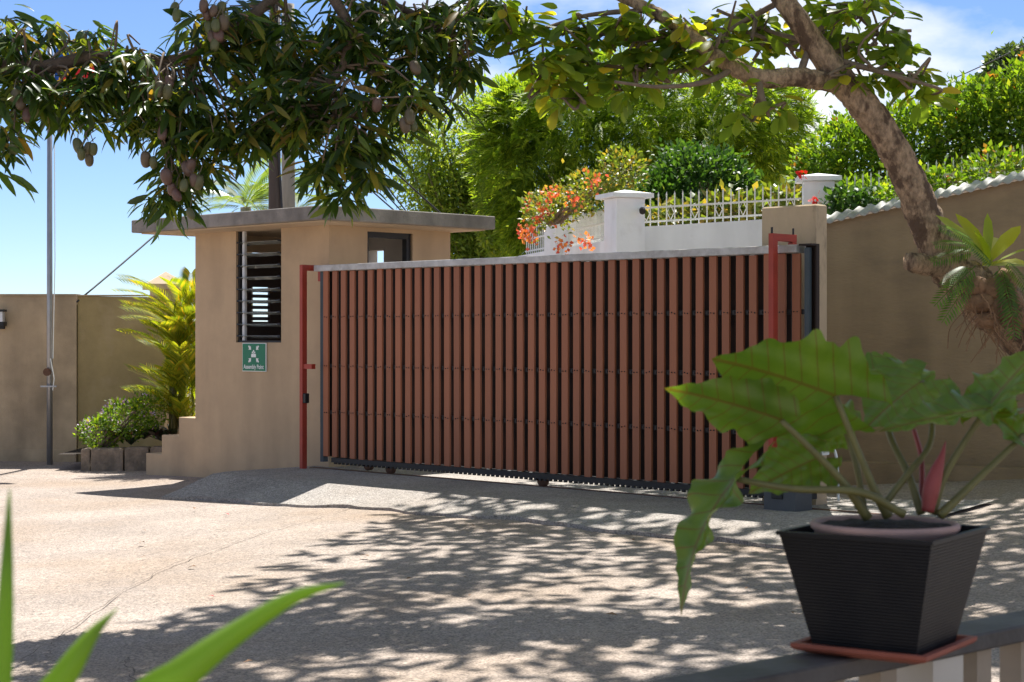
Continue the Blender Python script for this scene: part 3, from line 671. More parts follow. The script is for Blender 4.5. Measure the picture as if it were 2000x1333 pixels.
# purple ground cover tufts
for i in range(13):
    q = P(215 + i * 11 + random.uniform(-4, 4), 868 + random.uniform(-14, 4) - (6 if i % 2 else 0), 21.68 + (.15 if i % 2 else 0)); k = 16
    t = thing('oyster_plant', 'dark purple green rosette plant behind kerb stones', 'plant', q, 0, 'rosette plants in the bed')
    a = rng.uniform(0, 2 * math.pi, k); d = np.stack([np.cos(a) * .7, np.sin(a) * .7, rng.uniform(.4, 1.2, k)], 1)
    leaves('leaf_rosette', T_MANGO, np.tile(np.array(q), (k, 1)), d, np.tile([0, 0, 1.], (k, 1)) + d * .1, rng.uniform(.13, .24, k), 1.3, M_rhoeo, t, q)

# ---------------------------------------------------------------- vegetation behind
# far palm behind booth, by the poles
def crownpalm(x, y, Y, n, L, label, zb=0):
    q = P(x, y, Y); t = thing('palm_tree', label, 'palm', (q.x, q.y, zb)); b = MB()
    b.tube(spline([(0, 0, -.3), (.03, 0, (q.z - zb) * .5), (0, 0, q.z - zb)], 6), .09, 10); b.build('trunk', M_wood, t, True)
    a = rng.uniform(0, 2 * math.pi, n); el = rng.uniform(.1, 1.5, n); d = np.stack([np.cos(a), np.sin(a), el], 1)
    leaves('fronds', frond_t(26, .24, .012, .65, .8), np.tile(np.array(q), (n, 1)), d, np.stack([-d[:, 0] * .6, -d[:, 1] * .6, np.ones(n)], 1), rng.uniform(.8, 1.15, n) * L, .8, M_palmf, t, (q.x, q.y, zb)); return t
crownpalm(480, 405, 29.5, 22, 1.25, 'feathery green palm rising behind left of the utility poles')
crownpalm(575, 420, 33, 14, 1.0, 'small palm peeping out right of the pale pole')
crownpalm(1525, 395, 25.5, 16, .75, 'small yellow green palm behind the iron fence')

def tree_base(name, label, px, Y, zc, rad, m=M_barkd, cat='tree'):
    q = P(px, 654, Y); t = thing(name, label, cat, (q.x, q.y, 0)); b = MB()
    b.tube(spline([(0, 0, -.3), (.1, 0, zc * .35), (-.05, .1, zc * .7), (.05, 0, zc)], 5), [rad * (1 - .045 * i) for i in range(16)], 10, jit=.08)
    for k in range(7):
        a = k * .9; b.tube([(0, 0, zc * .45 + .1 * k), (math.cos(a) * .8, math.sin(a) * .8, zc * .8), (math.cos(a) * 1.7, math.sin(a) * 1.5, zc * 1.05)], [rad * .5, rad * .35, rad * .12], 6)
    b.build('trunk', m, t, True); return t, np.array([q.x, q.y, 0])
# big feathery tree
t, bs = tree_base('feathery_tree', 'big dense dark green feathery tree behind white wall', 1250, 29.5, 3.8, .22)
bl_ = [pb_(1060, 300, 29.5, 120, 150, 110), pb_(1180, 220, 29, 150, 110, 130), pb_(1330, 215, 29, 160, 110, 130), pb_(1460, 240, 29.5, 110, 90, 100), pb_(1230, 320, 29.5, 150, 110, 110), pb_(1400, 300, 29.8, 140, 70, 100), pb_(1060, 420, 29.5, 60, 80, 60), pb_(1010, 240, 29.8, 50, 60, 50)]
ps, ds = [], []
for c, r_ in bl_:
    p, q = ball(c, r_, 900, .6); ps.append(p); ds.append(q * np.array([1, 1, .5]) + np.array([0, 0, .1]) + rng.normal(0, .4, q.shape))
p = np.vstack(ps); d = np.vstack(ds)
leaves('crown', frond_t(8, .30, .040, .75, .6), p, d, np.stack([d[:, 0] * .3, d[:, 1] * .3, np.ones(len(p))], 1) + rng.normal(0, .5, p.shape), rng.uniform(.22, .42, len(p)), .9, M_feather, t, bs)
# airy light bamboo
t = thing('bamboo_clump', 'airy pale green bamboo clump behind the booth', 'bamboo', tuple(P(920, 654, 32.5) - Vector((0, 0, EYE))))
ob_ = np.array(t.location); b = MB(); ps = []
for i in range(26):
    x0 = 900 + random.uniform(-50, 80); top = P(x0 + random.uniform(-120, 60), random.uniform(170, 400), 32.5 + random.uniform(-.8, .8)); bot = Vector((P(x0, 654, 32.5).x, 32.5, -.2))
    mid = (bot + top) / 2 + Vector((.2, 0, .5)); cv = spline([bot, mid, top], 10); b.tube(cv - ob_, .018, 5)
    for c in cv[8:]: ps.append(np.array(c) + rng.normal(0, .22, (60, 3)))
b.build('canes', M_stem, t, True); p = np.vstack(ps); d = rng.normal(0, .7, p.shape) + np.array([0, 0, -.25])
leaves('foliage', T_SMALL, p, d, rng.normal(0, .6, p.shape) + np.array([0, -.2, 1]), rng.uniform(.09, .17, len(p)), .75, M_bamboo, t, ob_)
p, q = ball(P(985, 400, 31), (.55, .5, 1.0), 5200, .2)
leaves('lower_foliage', T_SMALL, p, rng.normal(0, .7, p.shape) + [0, 0, -.2], rng.normal(0, .6, p.shape) + [0, -.2, 1], .13, .8, M_bamboo, t, ob_)

shrub('round_bush', 'glossy dark green rounded bush behind iron fence', 'bush', [pb_(1365, 375, 24.3, 105, 75, 80), pb_(1300, 400, 24, 60, 50, 50), pb_(1440, 395, 24.4, 50, 55, 50), pb_(1335, 325, 24.6, 48, 36, 50), pb_(1405, 335, 24.5, 40, 34, 40), pb_(1270, 385, 24.2, 34, 40, 30)], 9500, .085, 1.25, M_bush, shell=.6)
shrub('bougainvillea', 'orange and pink bougainvillea spilling over the white wall', 'bougainvillea', [pb_(1085, 405, 24.2, 55, 32, 40), pb_(1050, 420, 25, 28, 35, 30), pb_(1150, 375, 23.6, 55, 40, 50), pb_(1215, 335, 23.6, 48, 45, 40)], 2300, .075, 1.2, M_boug, shell=.2,
      extra=[('blossoms', 12, .06, M_flower, T_SMALL, -.9)])
for x, y, Y in ((1030, 452, 24.2), (1035, 492 - 25, 24), (1100, 478, 23.9), (1143, 474, 22.2), (1062, 408, 24), (1075, 378, 23.6), (1120, 395, 23.2), (1160, 352, 23), (1022, 452, 24.6)):
    q = P(x, y, Y); t = thing('bougainvillea_spray', 'cluster of coral pink bougainvillea bracts', 'flower', q, 0, 'bougainvillea sprays over the white wall')
    p = np.array(q) + rng.normal(0, .055, (30, 3)); leaves('bracts', T_SMALL, p, rdir(30), rdir(30), .065, 1.7, M_flower, t, q, kind='stuff')
shrub('yellow_croton', 'low yellow green croton plants behind iron fence', 'shrub', [pb_(1330, 428, 23.2, 90, 22, 25), pb_(1440, 412, 23.2, 70, 26, 25), pb_(1530, 400, 23.4, 50, 24, 25)], 1500, .13, 1.2, M_boug, shell=.2)
# hedge on the right
hb = [pb_(1640 + 62 * i, 330 - 13 * i + (8 if i % 2 else -6), 24 - .25 * i, 75, 78 + 9 * i, 70) for i in range(8)] + [pb_(1600, 360, 24, 55, 60, 50), pb_(1690, 392, 22.5, 70, 34, 40), pb_(1790, 380, 21.9, 70, 42, 30), pb_(1870, 365, 21.7, 70, 40, 30), pb_(1960, 345, 21.2, 80, 45, 30), pb_(1645, 270, 24.2, 34, 40, 30), pb_(1960, 250, 23, 90, 70, 60)]
hd = shrub('leafy_hedge', 'tall bright green hedge with orange new tips above brown wall', 'hedge', hb, 25000, .09, 1.2, M_hedge, shell=.62, extra=[('new_tips', 26, .075, M_tips, T_SMALL, .55)])
hv = thing('hibiscus', 'red hibiscus blooms and dark leaves climbing the pier', 'hibiscus', Cc + Vector((0, -.3, 2.4)))
ho = np.array(hv.location); p, q = ball(np.array(P(1665, 400, 22)), (.38, .2, .26), 420, .1); leaves('foliage', T_SMALL, p, rdir(len(p)), rng.normal(0, .5, p.shape) + [0, -.5, 1], .11, 1.3, M_bush, hv, ho)
for x, y in ((1566, 340), (1592, 390)):
    p = np.array(P(x, y, 22)) + rng.normal(0, .03, (14, 3)); leaves('flower', T_SMALL, p, rdir(14), rdir(14), .06, 2, M_redfl, hv, ho)
t, bs = tree_base('distant_tree', 'rounded dark green tree far beyond the hedge', 1990, 46, 6.5, .25)
ps = [ball(c, r_, 2600, .55)[0] for c, r_ in (pb_(1950, 185, 46, 65, 45, 60), pb_(1990, 140, 46, 70, 50, 60), pb_(2050, 160, 46, 80, 80, 60))]
p = np.vstack(ps); leaves('crown', T_SMALL, p, rdir(len(p)), rng.normal(0, .5, p.shape) + [0, -.2, 1], .22, 1.0, M_far, t, bs)
t, bs = tree_base('distant_tree', 'hazy green trees seen through gap above the fence', 1560, 40, 3.0, .2)
p = ball(*pb_(1560, 350, 40, 110, 60, 60), 5000, .3)[0]; leaves('crown', T_SMALL, p, rdir(len(p)), rng.normal(0, .5, p.shape) + [0, -.2, 1], .17, 1.0, M_far, t, bs)

# ---------------------------------------------------------------- overhead trees
OFF = np.array([SUN.x / SUN.z, SUN.y / SUN.z])
def whorls(blobs, n, leaf_per, hang, L, spread=.07):
    ps, ds = [], []
    vol = np.array([r_[0] * r_[2] for _, r_ in blobs]); vol = vol / vol.sum(); tips = []
    for (c, r_), f_ in zip(blobs, vol):
        k = max(1, int(round(n * f_))); q = ball(c, r_, k)[0]
        for w_ in q:
            m_ = leaf_per + rng.integers(-3, 4); a = rng.uniform(0, 2 * math.pi, m_)
            d = np.stack([np.cos(a), np.sin(a), rng.uniform(-.3, .6, m_)], 1) + np.array([0, 0, -hang]) + rng.normal(0, .25, (m_, 3))
            ps.append(w_ + nrm(d) * rng.uniform(.0, spread, (m_, 1)) + rng.normal(0, .025, (m_, 3))); ds.append(d); tips.append(w_)
    return np.vstack(ps), np.vstack(ds), np.array(tips)
def inside(px, py, poly):
    c = False; j = len(poly) - 1
    for i in range(len(poly)):
        if (poly[i][1] > py) != (poly[j][1] > py) and px < (poly[j][0] - poly[i][0]) * (py - poly[i][1]) / (poly[j][1] - poly[i][1]) + poly[i][0]: c = not c
        j = i
    return c
# shaded patch on the yard, from the photograph -> canopy that casts it, high above
patch = [gp(x, y, -.1) for x, y in ((-60, 1330), (60, 1275), (200, 1205), (400, 1150), (540, 1085), (640, 1045), (740, 1010), (870, 985), (900, 962), (1100, 955), (1330, 962), (1480, 985))] + [(2.6, 15.0), (4.2, 15.2), (5.0, 12), (4.0, 1.4), (.05, 1.4), (-1.4, 5.2)]
cl = []
while len(cl) < 290:
    X, Y = random.uniform(-4, 5), random.uniform(1.5, 16)
    if inside(X, Y, patch):
        h = random.uniform(7.0, 8.4); cl.append((X + OFF[0] * h, Y + OFF[1] * h, h - .1))
for i in range(26):  # extra leaf clumps added out of view to shade the potted plant
    h = random.uniform(7.0, 8.4); cl.append((random.uniform(.1, 1.5) + OFF[0] * h, random.uniform(2.3, 4.4) + OFF[1] * h, h - .1))
cl = np.array(cl)
def canopy(sel, per):
    ps = []
    for c in cl[sel]: ps.append(c + rng.normal(0, 1, (per, 3)) * np.array([.38, .38, .22]))
    p = np.vstack(ps); d = rng.normal(0, 1, p.shape) * [1, 1, .35]
    # keep the boundary of the shade
    gx = p[:, 0] - OFF[0] * (p[:, 2] + .1); gy = p[:, 1] - OFF[1] * (p[:, 2] + .1)
    ok = np.array([inside(a, b_, patch) for a, b_ in zip(gx, gy)]); return p[ok], d[ok]
left = cl[:, 0] < -.2

# mango tree
mb0 = (-5.6, 10.6, 0); mt = thing('mango_tree', 'mango tree with drooping dark leaves and fruit clusters overhead', 'tree', mb0)
MY = 11.0
blobs = [pb_(10, 120, MY, 90, 60, 110), pb_(60, 190, MY, 80, 60, 100), pb_(140, 170, MY, 90, 60, 110), pb_(230, 140, MY, 80, 75, 110), pb_(230, 205, MY, 80, 45, 100), pb_(320, 190, MY, 80, 80, 110), pb_(350, 310, MY, 70, 60, 70), pb_(335, 370, MY, 55, 40, 60), pb_(420, 230, MY, 90, 110, 110),
         pb_(430, 70, MY, 80, 70, 110), pb_(520, 90, MY + .3, 100, 110, 130), pb_(540, 210, MY, 90, 70, 110), pb_(640, 70, MY + .2, 100, 90, 130), pb_(640, 220, MY, 90, 90, 110), pb_(670, 320, MY, 70, 60, 80), pb_(680, 365, MY, 55, 25, 60), pb_(760, 80, MY + .2, 90, 90, 130), pb_(770, 190, MY, 80, 60, 110), pb_(860, 70, MY + .3, 80, 80, 110), pb_(880, 160, MY + .2, 50, 50, 70), pb_(720, 280, MY, 40, 70, 50), pb_(5, 290, MY - .3, 25, 55, 40), pb_(950, 20, MY + .3, 70, 40, 80), pb_(60, 60, MY + .2, 70, 40, 80), pb_(170, 70, MY + .2, 50, 25, 60)]
p, d, tips = whorls(blobs, 500, 12, .7, .2)
leaves('crown', T_MANGO, p, d, rng.normal(0, .5, p.shape) + [0, -.3, 1], rng.uniform(.09, .21, len(p)), rng.uniform(.65, 1.1, len(p)), M_mango, mt, mb0, sep=300)
p2, d2 = canopy(left, 42); leaves('upper_crown', T_MANGO, p2, d2, rng.normal(0, .4, p2.shape) + [0, 0, 1], rng.uniform(.2, .3, len(p2)), 1.5, M_mango, mt, mb0)
b = MB(); bo = np.array(mb0)
def limb(pts, rads, bb, o_, n=8, jit=.1, seg=7):
    q = spline([(*pp, r_) for pp, r_ in zip(pts, rads)], seg); bb.tube(q[:, :3] - o_, list(q[:, 3]), n, jit=jit); return q[:, :3]
limb([(-5.6, 10.6, -.3), (-5.5, 10.6, 1.5), (-5.3, 10.7, 2.6)], [.26, .22, .19], b, bo, 12)
l1 = limb([(-5.3, 10.7, 2.5), (-4.2, 11, 3.1), (-3.0, 11, 3.05), tuple(P(180, 112, MY)), tuple(P(340, 118, MY)), tuple(P(480, 40, MY)), tuple(P(600, -60, MY + .2))], [.13, .09, .05, .04, .035, .035, .03], b, bo)
l2 = limb([(-5.3, 10.7, 2.5), (-4.6, 11.4, 4.2), (-3, 12.6, 6.0), (-1.2, 13.8, 7.1), (-.4, 15.5, 7.5)], [.15, .12, .09, .07, .04], b, bo)
l3 = limb([(-4.0, 11.8, 4.9), (-1.9, 11.3, 4.4), tuple(P(660, 10, MY)), tuple(P(672, 120, MY)), tuple(P(640, 170, MY)), tuple(P(665, 250, MY))], [.06, .05, .035, .025, .02, .012], b, bo)
l4 = limb([tuple(P(600, -60, MY + .2)), tuple(P(720, -10, MY + .2)), tuple(P(830, 40, MY + .2)), tuple(P(900, 110, MY + .2))], [.03, .025, .02, .012], b, bo)
b.build('trunk', M_barkd, mt, True)
skel = np.vstack([l1, l3, l4]); b = MB()
for tp in tips[::2]:
    q = skel[np.argmin(np.linalg.norm(skel - tp, axis=1))]; m_ = (q + tp) / 2 + rng.normal(0, .06, 3) + [0, 0, .05]
    b.tube(spline([q, m_, tp], 4) - bo, [.010, .009, .009, .008, .008, .007, .006, .005, .004], 5)
b.build('twigs', M_twig, mt, True)
fm = MB(); vs = []; n1, n2 = 12, 9
for j in range(n2 + 1):
    th_ = math.pi * j / n2
    for i in range(n1):
        ph = 2 * math.pi * i / n1; r_ = math.sin(th_) * (1 + .12 * math.cos(ph)); vs.append((.036 * r_ * math.cos(ph), .032 * r_ * math.sin(ph), .05 * math.cos(th_) + .006 * math.sin(th_ * 2)))
fm.add(vs, [(j * n1 + i, j * n1 + (i + 1) % n1, (j + 1) * n1 + (i + 1) % n1, (j + 1) * n1 + i) for j in range(n2) for i in range(n1)]); fmesh = fm.mesh('mango_fruit', True)
FR = [(397, 12), (405, 28), (418, 22), (432, 18), (440, 38), (408, 55), (422, 50), (436, 45), (415, 72), (428, 68), (420, 88), (340, 18), (345, 30), (152, 285), (158, 302), (172, 290), (182, 292), (174, 312), (330, 160), (328, 180), (312, 175), (318, 260), (284, 312), (300, 318), (326, 345), (336, 370), (345, 380), (360, 362), (366, 330), (378, 352), (372, 325), (388, 357), (372, 418), (28, 186), (40, 200), (28, 288), (55, 225), (812, 132), (790, 245), (800, 228), (806, 245), (735, 205)]
b = MB()
for x, y in FR:
    q = P(x, y, MY - .32 + random.uniform(-.05, .05)) - Vector(mb0); o = link('mango_fruit', fmesh, M_fruit, mt, q, (random.uniform(-.4, .4), random.uniform(-.4, .4), random.uniform(0, 6)))
    s_ = random.uniform(.72, 1.0); o.scale = (s_, s_, s_); b.tube([q + Vector((0, 0, .045)), q + Vector((random.uniform(-.03, .03), .05, .10)), q + Vector((0, .16, .15))], .003, 5)
b.build('fruit_stalks', M_twig, mt, kind='stuff')

# broad-leaved leaning tree on the right
TY = 11.2; tb = (4.6, 11.0, 0); rt = thing('leaning_tree', 'leaning broad leaved tree with pale bark over the gate', 'tree', tb); to_ = np.array(tb); b = MB()
def pr(lst, Y): return [tuple(P(x, y, Y + dy)) for x, y, dy, _ in lst], [w_ / F * Y / 2 for *_, w_ in lst]
tk = [(2420, 1010, .2, 150), (2300, 900, .1, 150), (2120, 730, 0, 135), (1985, 625, 0, 120), (1900, 565, 0, 98), (1845, 515, 0, 74), (1812, 440, 0, 70), (1775, 350, 0, 64), (1735, 275, 0, 60), (1690, 210, 0, 60), (1640, 155, 0, 54)]
limb(*pr(tk, TY), b, to_, 22, .07, 14)
tr1 = limb(*pr([(1650, 165, 0, 42), (1560, 152, -.1, 38), (1480, 152, -.2, 35), (1400, 112, -.2, 29), (1335, 60, -.1, 28), (1270, 20, 0, 24), (1180, -20, .1, 18)], TY), b, to_, 14, .09, 12)
tr2 = limb(*pr([(1650, 168, 0, 58), (1590, 85, 0, 48), (1530, 0, 0, 42), (1450, -110, .4, 38), (1350, -260, .9, 30), (1250, -520, 1.8, 24), (1150, -850, 3.0, 14)], TY), b, to_, 12, .06)
limb(*pr([(1860, 530, 0, 44), (1820, 520, -.1, 40), (1775, 512, -.2, 36)], TY), b, to_, 10, .12)
b.build('trunk', M_bark, rt, True)
b = MB(); sk = [tr1, tr2]
for lst in ([(1560, 150, -.1, 16), (1600, 60, .1, 12), (1680, 20, .2, 9)], [(1640, 120, 0, 14), (1720, 140, -.2, 11), (1790, 160, -.3, 8)], [(1620, 110, .1, 13), (1700, 70, .2, 9), (1780, 60, .2, 7)], [(1480, 152, -.2, 16), (1490, 195, -.3, 12), (1500, 215, -.3, 8)], [(1440, 130, -.2, 14), (1380, 160, -.3, 11), (1290, 170, -.4, 8), (1200, 160, -.4, 6)],
            [(1400, 112, -.2, 13), (1320, 140, -.1, 10), (1200, 130, 0, 8), (1080, 110, .1, 6)], [(1335, 60, -.1, 14), (1240, 80, 0, 11), (1130, 60, .1, 8), (1010, 100, .2, 6)], [(1270, 20, 0, 12), (1150, 30, .2, 9), (1040, 60, .2, 7), (970, 40, .2, 5)], [(1320, 60, .2, 11), (1440, 60, .3, 9), (1540, 90, .3, 7)], [(1530, 0, .2, 14), (1440, 50, .2, 10), (1390, 90, .1, 7)], [(1590, 85, .1, 12), (1500, 60, .3, 9), (1400, 20, .4, 7)], [(1280, 110, .3, 9), (1150, 170, .1, 6), (1130, 195, 0, 5)]):
    sk.append(limb(*pr(lst, TY), b, to_, 7, .1))
skel = np.vstack(sk)
RB = [pb_(1000, 70, TY, 55, 70, 80), pb_(1090, 90, TY, 70, 75, 90), pb_(1190, 90, TY, 80, 80, 100), pb_(1290, 70, TY, 80, 80, 100), pb_(1390, 60, TY, 80, 80, 100), pb_(1480, 55, TY + .4, 70, 55, 50), pb_(1600, 40, TY + .55, 80, 50, 40), pb_(1700, 50, TY, 70, 60, 80), pb_(1745, 115, TY, 60, 50, 60), pb_(1790, 165, TY, 38, 38, 40), pb_(1680, 150, TY, 40, 28, 40), pb_(1440, 205, TY - .2, 30, 28, 30), pb_(1500, 200, TY - .2, 34, 30, 30), pb_(1130, 185, TY, 50, 22, 40), pb_(1230, 165, TY, 60, 22, 50), pb_(1060, 150, TY, 40, 30, 40)]
p, d, tips = whorls(RB, 140, 8, .5, .2, .06)
leaves('crown', T_OBOV, p, d, rng.normal(0, .5, p.shape) + [0, -.3, 1], rng.uniform(.11, .20, len(p)), rng.uniform(.8, 1.15, len(p)), M_obov, rt, tb, sep=300)
p2, d2 = canopy(~left, 34); leaves('upper_crown', T_OBOV, p2, d2, rng.normal(0, .4, p2.shape) + [0, 0, 1], rng.uniform(.17, .27, len(p2)), 1.1, M_obov, rt, tb)
for tp in tips:
    q = skel[np.argmin(np.linalg.norm(skel - tp, axis=1))]; m_ = (q + tp) / 2 + rng.normal(0, .07, 3) - [0, 0, .05]
    b.tube(spline([q, m_, tp], 4) - to_, [.012, .011, .011, .010, .010, .009, .008, .008, .007], 5)
b.build('branches', M_twig, rt, True)
# epiphytes on the trunk
fn = thing('birds_nest_fern', 'yellow green fern growing on the leaning trunk', 'fern', P(1925, 545, TY - .1)); fo = np.array(fn.location)
T_F = lance([(0.1, .03), (0.3, .07), (0.6, .10), (0.85, .07)], 0.22, 0.2)
tipsF = [(1865, 420, -.2), (1885, 415, .1), (1938, 425, 0), (1990, 435, .1), (2010, 470, -.1), (2025, 500, .1), (1900, 440, .3), (1960, 450, .3), (1925, 440, -.3), (1985, 490, -.4)]
p = np.array([np.array(P(1930 + random.uniform(-12, 12), 520, TY - .1)) for _ in tipsF]); q = np.array([np.array(P(x, y, TY - .1 + dy)) for x, y, dy in tipsF]); d = q - p
leaves('fronds', T_F, p, d, np.tile([0, -.7, .6], (len(p), 1)) + rng.normal(0, .3, p.shape), np.linalg.norm(d, axis=1) * 1.1, 1.1, M_fern, fn, fo)
fs_ = [((1900, 490), (1835, 500)), ((1895, 480), (1840, 470)), ((1905, 520), (1838, 578)), ((1900, 540), (1850, 610)), ((1950, 520), (1980, 600)), ((1960, 530), (1985, 640)), ((1890, 520), (1850, 545)), ((1965, 510), (2010, 560)), ((1900, 470), (1850, 440)), ((1940, 520), (1900, 470))]
p = np.array([np.array(P(*a, TY - .25)) for a, _ in fs_]); q = np.array([np.array(P(*c, TY - .4)) for _, c in fs_]); d = q - p
leaves('pinnate_fronds', frond_t(16, .16, .02, .15, 1.1), p, d, np.tile([0, -.8, .6], (len(p), 1)), np.linalg.norm(d, axis=1) * 1.15, .9, M_fernd, fn, fo)
b = MB()
for x, y, rx, ry in ((1905, 560, 30, 22), (1940, 565, 30, 26), (1965, 550, 24, 26), (1915, 590, 34, 22), (1950, 600, 28, 26), (1930, 625, 26, 18), (1975, 590, 24, 28), (1990, 620, 26, 26)):
    c, r_ = pb_(x, y, TY - .2, rx, ry, 22); vs = []
    for j in range(7):
        for i in range(10):
            a = math.pi * j / 6; e = 2 * math.pi * i / 10; k = 1 + random.uniform(-.12, .12)
            vs.append((c[0] - fo[0] + r_[0] * k * math.sin(a) * math.cos(e), c[1] - fo[1] + r_[1] * k * math.cos(a), c[2] - fo[2] + r_[2] * k * math.sin(a) * math.sin(e)))
    b.add(vs, [(j * 10 + i, j * 10 + (i + 1) % 10, j * 10 + 10 + (i + 1) % 10, j * 10 + 10 + i) for j in range(6) for i in range(10)])
b.build('shield_fronds', M_husk, fn, True)
b = MB()
for i in range(70):
    a = P(random.uniform(1885, 2000), random.uniform(560, 640), TY - .3 + random.uniform(-.05, .3)); e = a + Vector((random.uniform(-.15, .2), random.uniform(-.1, .1), -random.uniform(.05, .3)))
    b.tube(spline([a, (a + e) / 2 + Vector((random.uniform(-.06, .06), 0, 0)), e], 4) - fo, .003, 4)
b.build('root_fibres', M_husk, fn, kind='stuff')

# ---------------------------------------------------------------- balustrade, pot, foreground plants
rl0 = Vector((.03, 3.288, 0)); rdv = Vector((.741, .671, 0)).normalized(); ra = math.atan2(rdv.y, rdv.x); RZ = EYE - .70
ba = thing('balustrade', 'dark timber topped veranda balustrade under the black pot', 'balustrade', (rl0.x, rl0.y, -.25), ra)
b = MB(); b.box(-.6, 3.2, -.066, .066, RZ + .25 - .042, RZ + .25, bev=.005); b.build('handrail', M_rail, ba)
bm = MB(); bm.box(-.03, .03, -.03, .03, 0, RZ + .25 - .043); bm = bm.mesh('baluster')
bw = MB(); bw.box(-.06, .06, -.058, .058, 0, RZ + .25 - .0435); bw = bw.mesh('newel_post')
for i in range(17):
    s = -.45 + i * .19
    if i == 9: link('newel_post', bw, M_balw, ba, (s, 0, 0))
    else: link('baluster', bm, M_bal, ba, (s, 0, 0))
b = MB(); b.box(-.6, 3.2, -.07, .07, .0, .06); b.build('bottom_rail', M_rail, ba)

PC = Vector(P(1728, 654, 3.93)); PC.z = RZ + .001; pa = R(-34)
sa = thing('pot_saucer', 'square terracotta saucer under the black planter', 'saucer', PC, pa)
b = MB()
for i, (s0, z) in enumerate(((.115, 0), (.150, .012), (.155, .018), (.155, .026), (.140, .026), (.135, .014))): b.v += [(-s0, -s0, z), (s0, -s0, z), (s0, s0, z), (-s0, s0, z)]
b.f += [(3, 2, 1, 0)] + [(4 * k + j, 4 * k + (j + 1) % 4, 4 * k + 4 + (j + 1) % 4, 4 * k + 4 + j) for k in range(5) for j in range(4)] + [(20, 21, 22, 23)]; b.mi = [0] * len(b.f); b.build('dish', M_terra, sa)
pt = thing('square_planter', 'black ribbed square planter standing on the balustrade rail', 'planter', PC + Vector((0, 0, .0145)), pa)
H = .248; nr = 70; b = MB()
for k in range(nr + 1):
    t_ = k / nr; s0 = .117 + .055 * t_ + (.0008 if k % 2 else 0); z = H * t_
    b.v += [(-s0, -s0, z), (s0, -s0, z), (s0, s0, z), (-s0, s0, z)]
for s0, z in ((.178, H), (.178, H + .008), (.166, H + .008), (.158, H - .06)): b.v += [(-s0, -s0, z), (s0, -s0, z), (s0, s0, z), (-s0, s0, z)]
nn_ = len(b.v) // 4; b.f = [(3, 2, 1, 0)] + [(4 * k + j, 4 * k + (j + 1) % 4, 4 * k + 4 + (j + 1) % 4, 4 * k + 4 + j) for k in range(nn_ - 1) for j in range(4)] + [(4 * nn_ - 4, 4 * nn_ - 3, 4 * nn_ - 2, 4 * nn_ - 1)]; b.mi = [0] * len(b.f)
b.build('shell', M_pot, pt)
b = MB(); n = 40; prof = [(.148, .19), (.153, H + .003), (.161, H + .009), (.163, H + .018), (.157, H + .024), (.147, H + .020), (.143, H - .01)]
for r_, z in prof: b.v += [(r_ * math.cos(2 * math.pi * i / n), r_ * math.sin(2 * math.pi * i / n), z) for i in range(n)]
b.f = [(k * n + i, k * n + (i + 1) % n, k * n + n + (i + 1) % n, k * n + n + i) for k in range(len(prof) - 1) for i in range(n)]; b.mi = [0] * len(b.f); b.build('inner_pot', M_rim, pt, True)
b = MB(); b.v = [(0, 0, H + .024)] + [(.145 * math.cos(2 * math.pi * i / n), .145 * math.sin(2 * math.pi * i / n), H + .014 + random.uniform(-.003, .004)) for i in range(n)]; b.f = [(0, 1 + i, 1 + (i + 1) % n) for i in range(n)]; b.mi = [0] * n; b.build('soil', M_soil, pt)

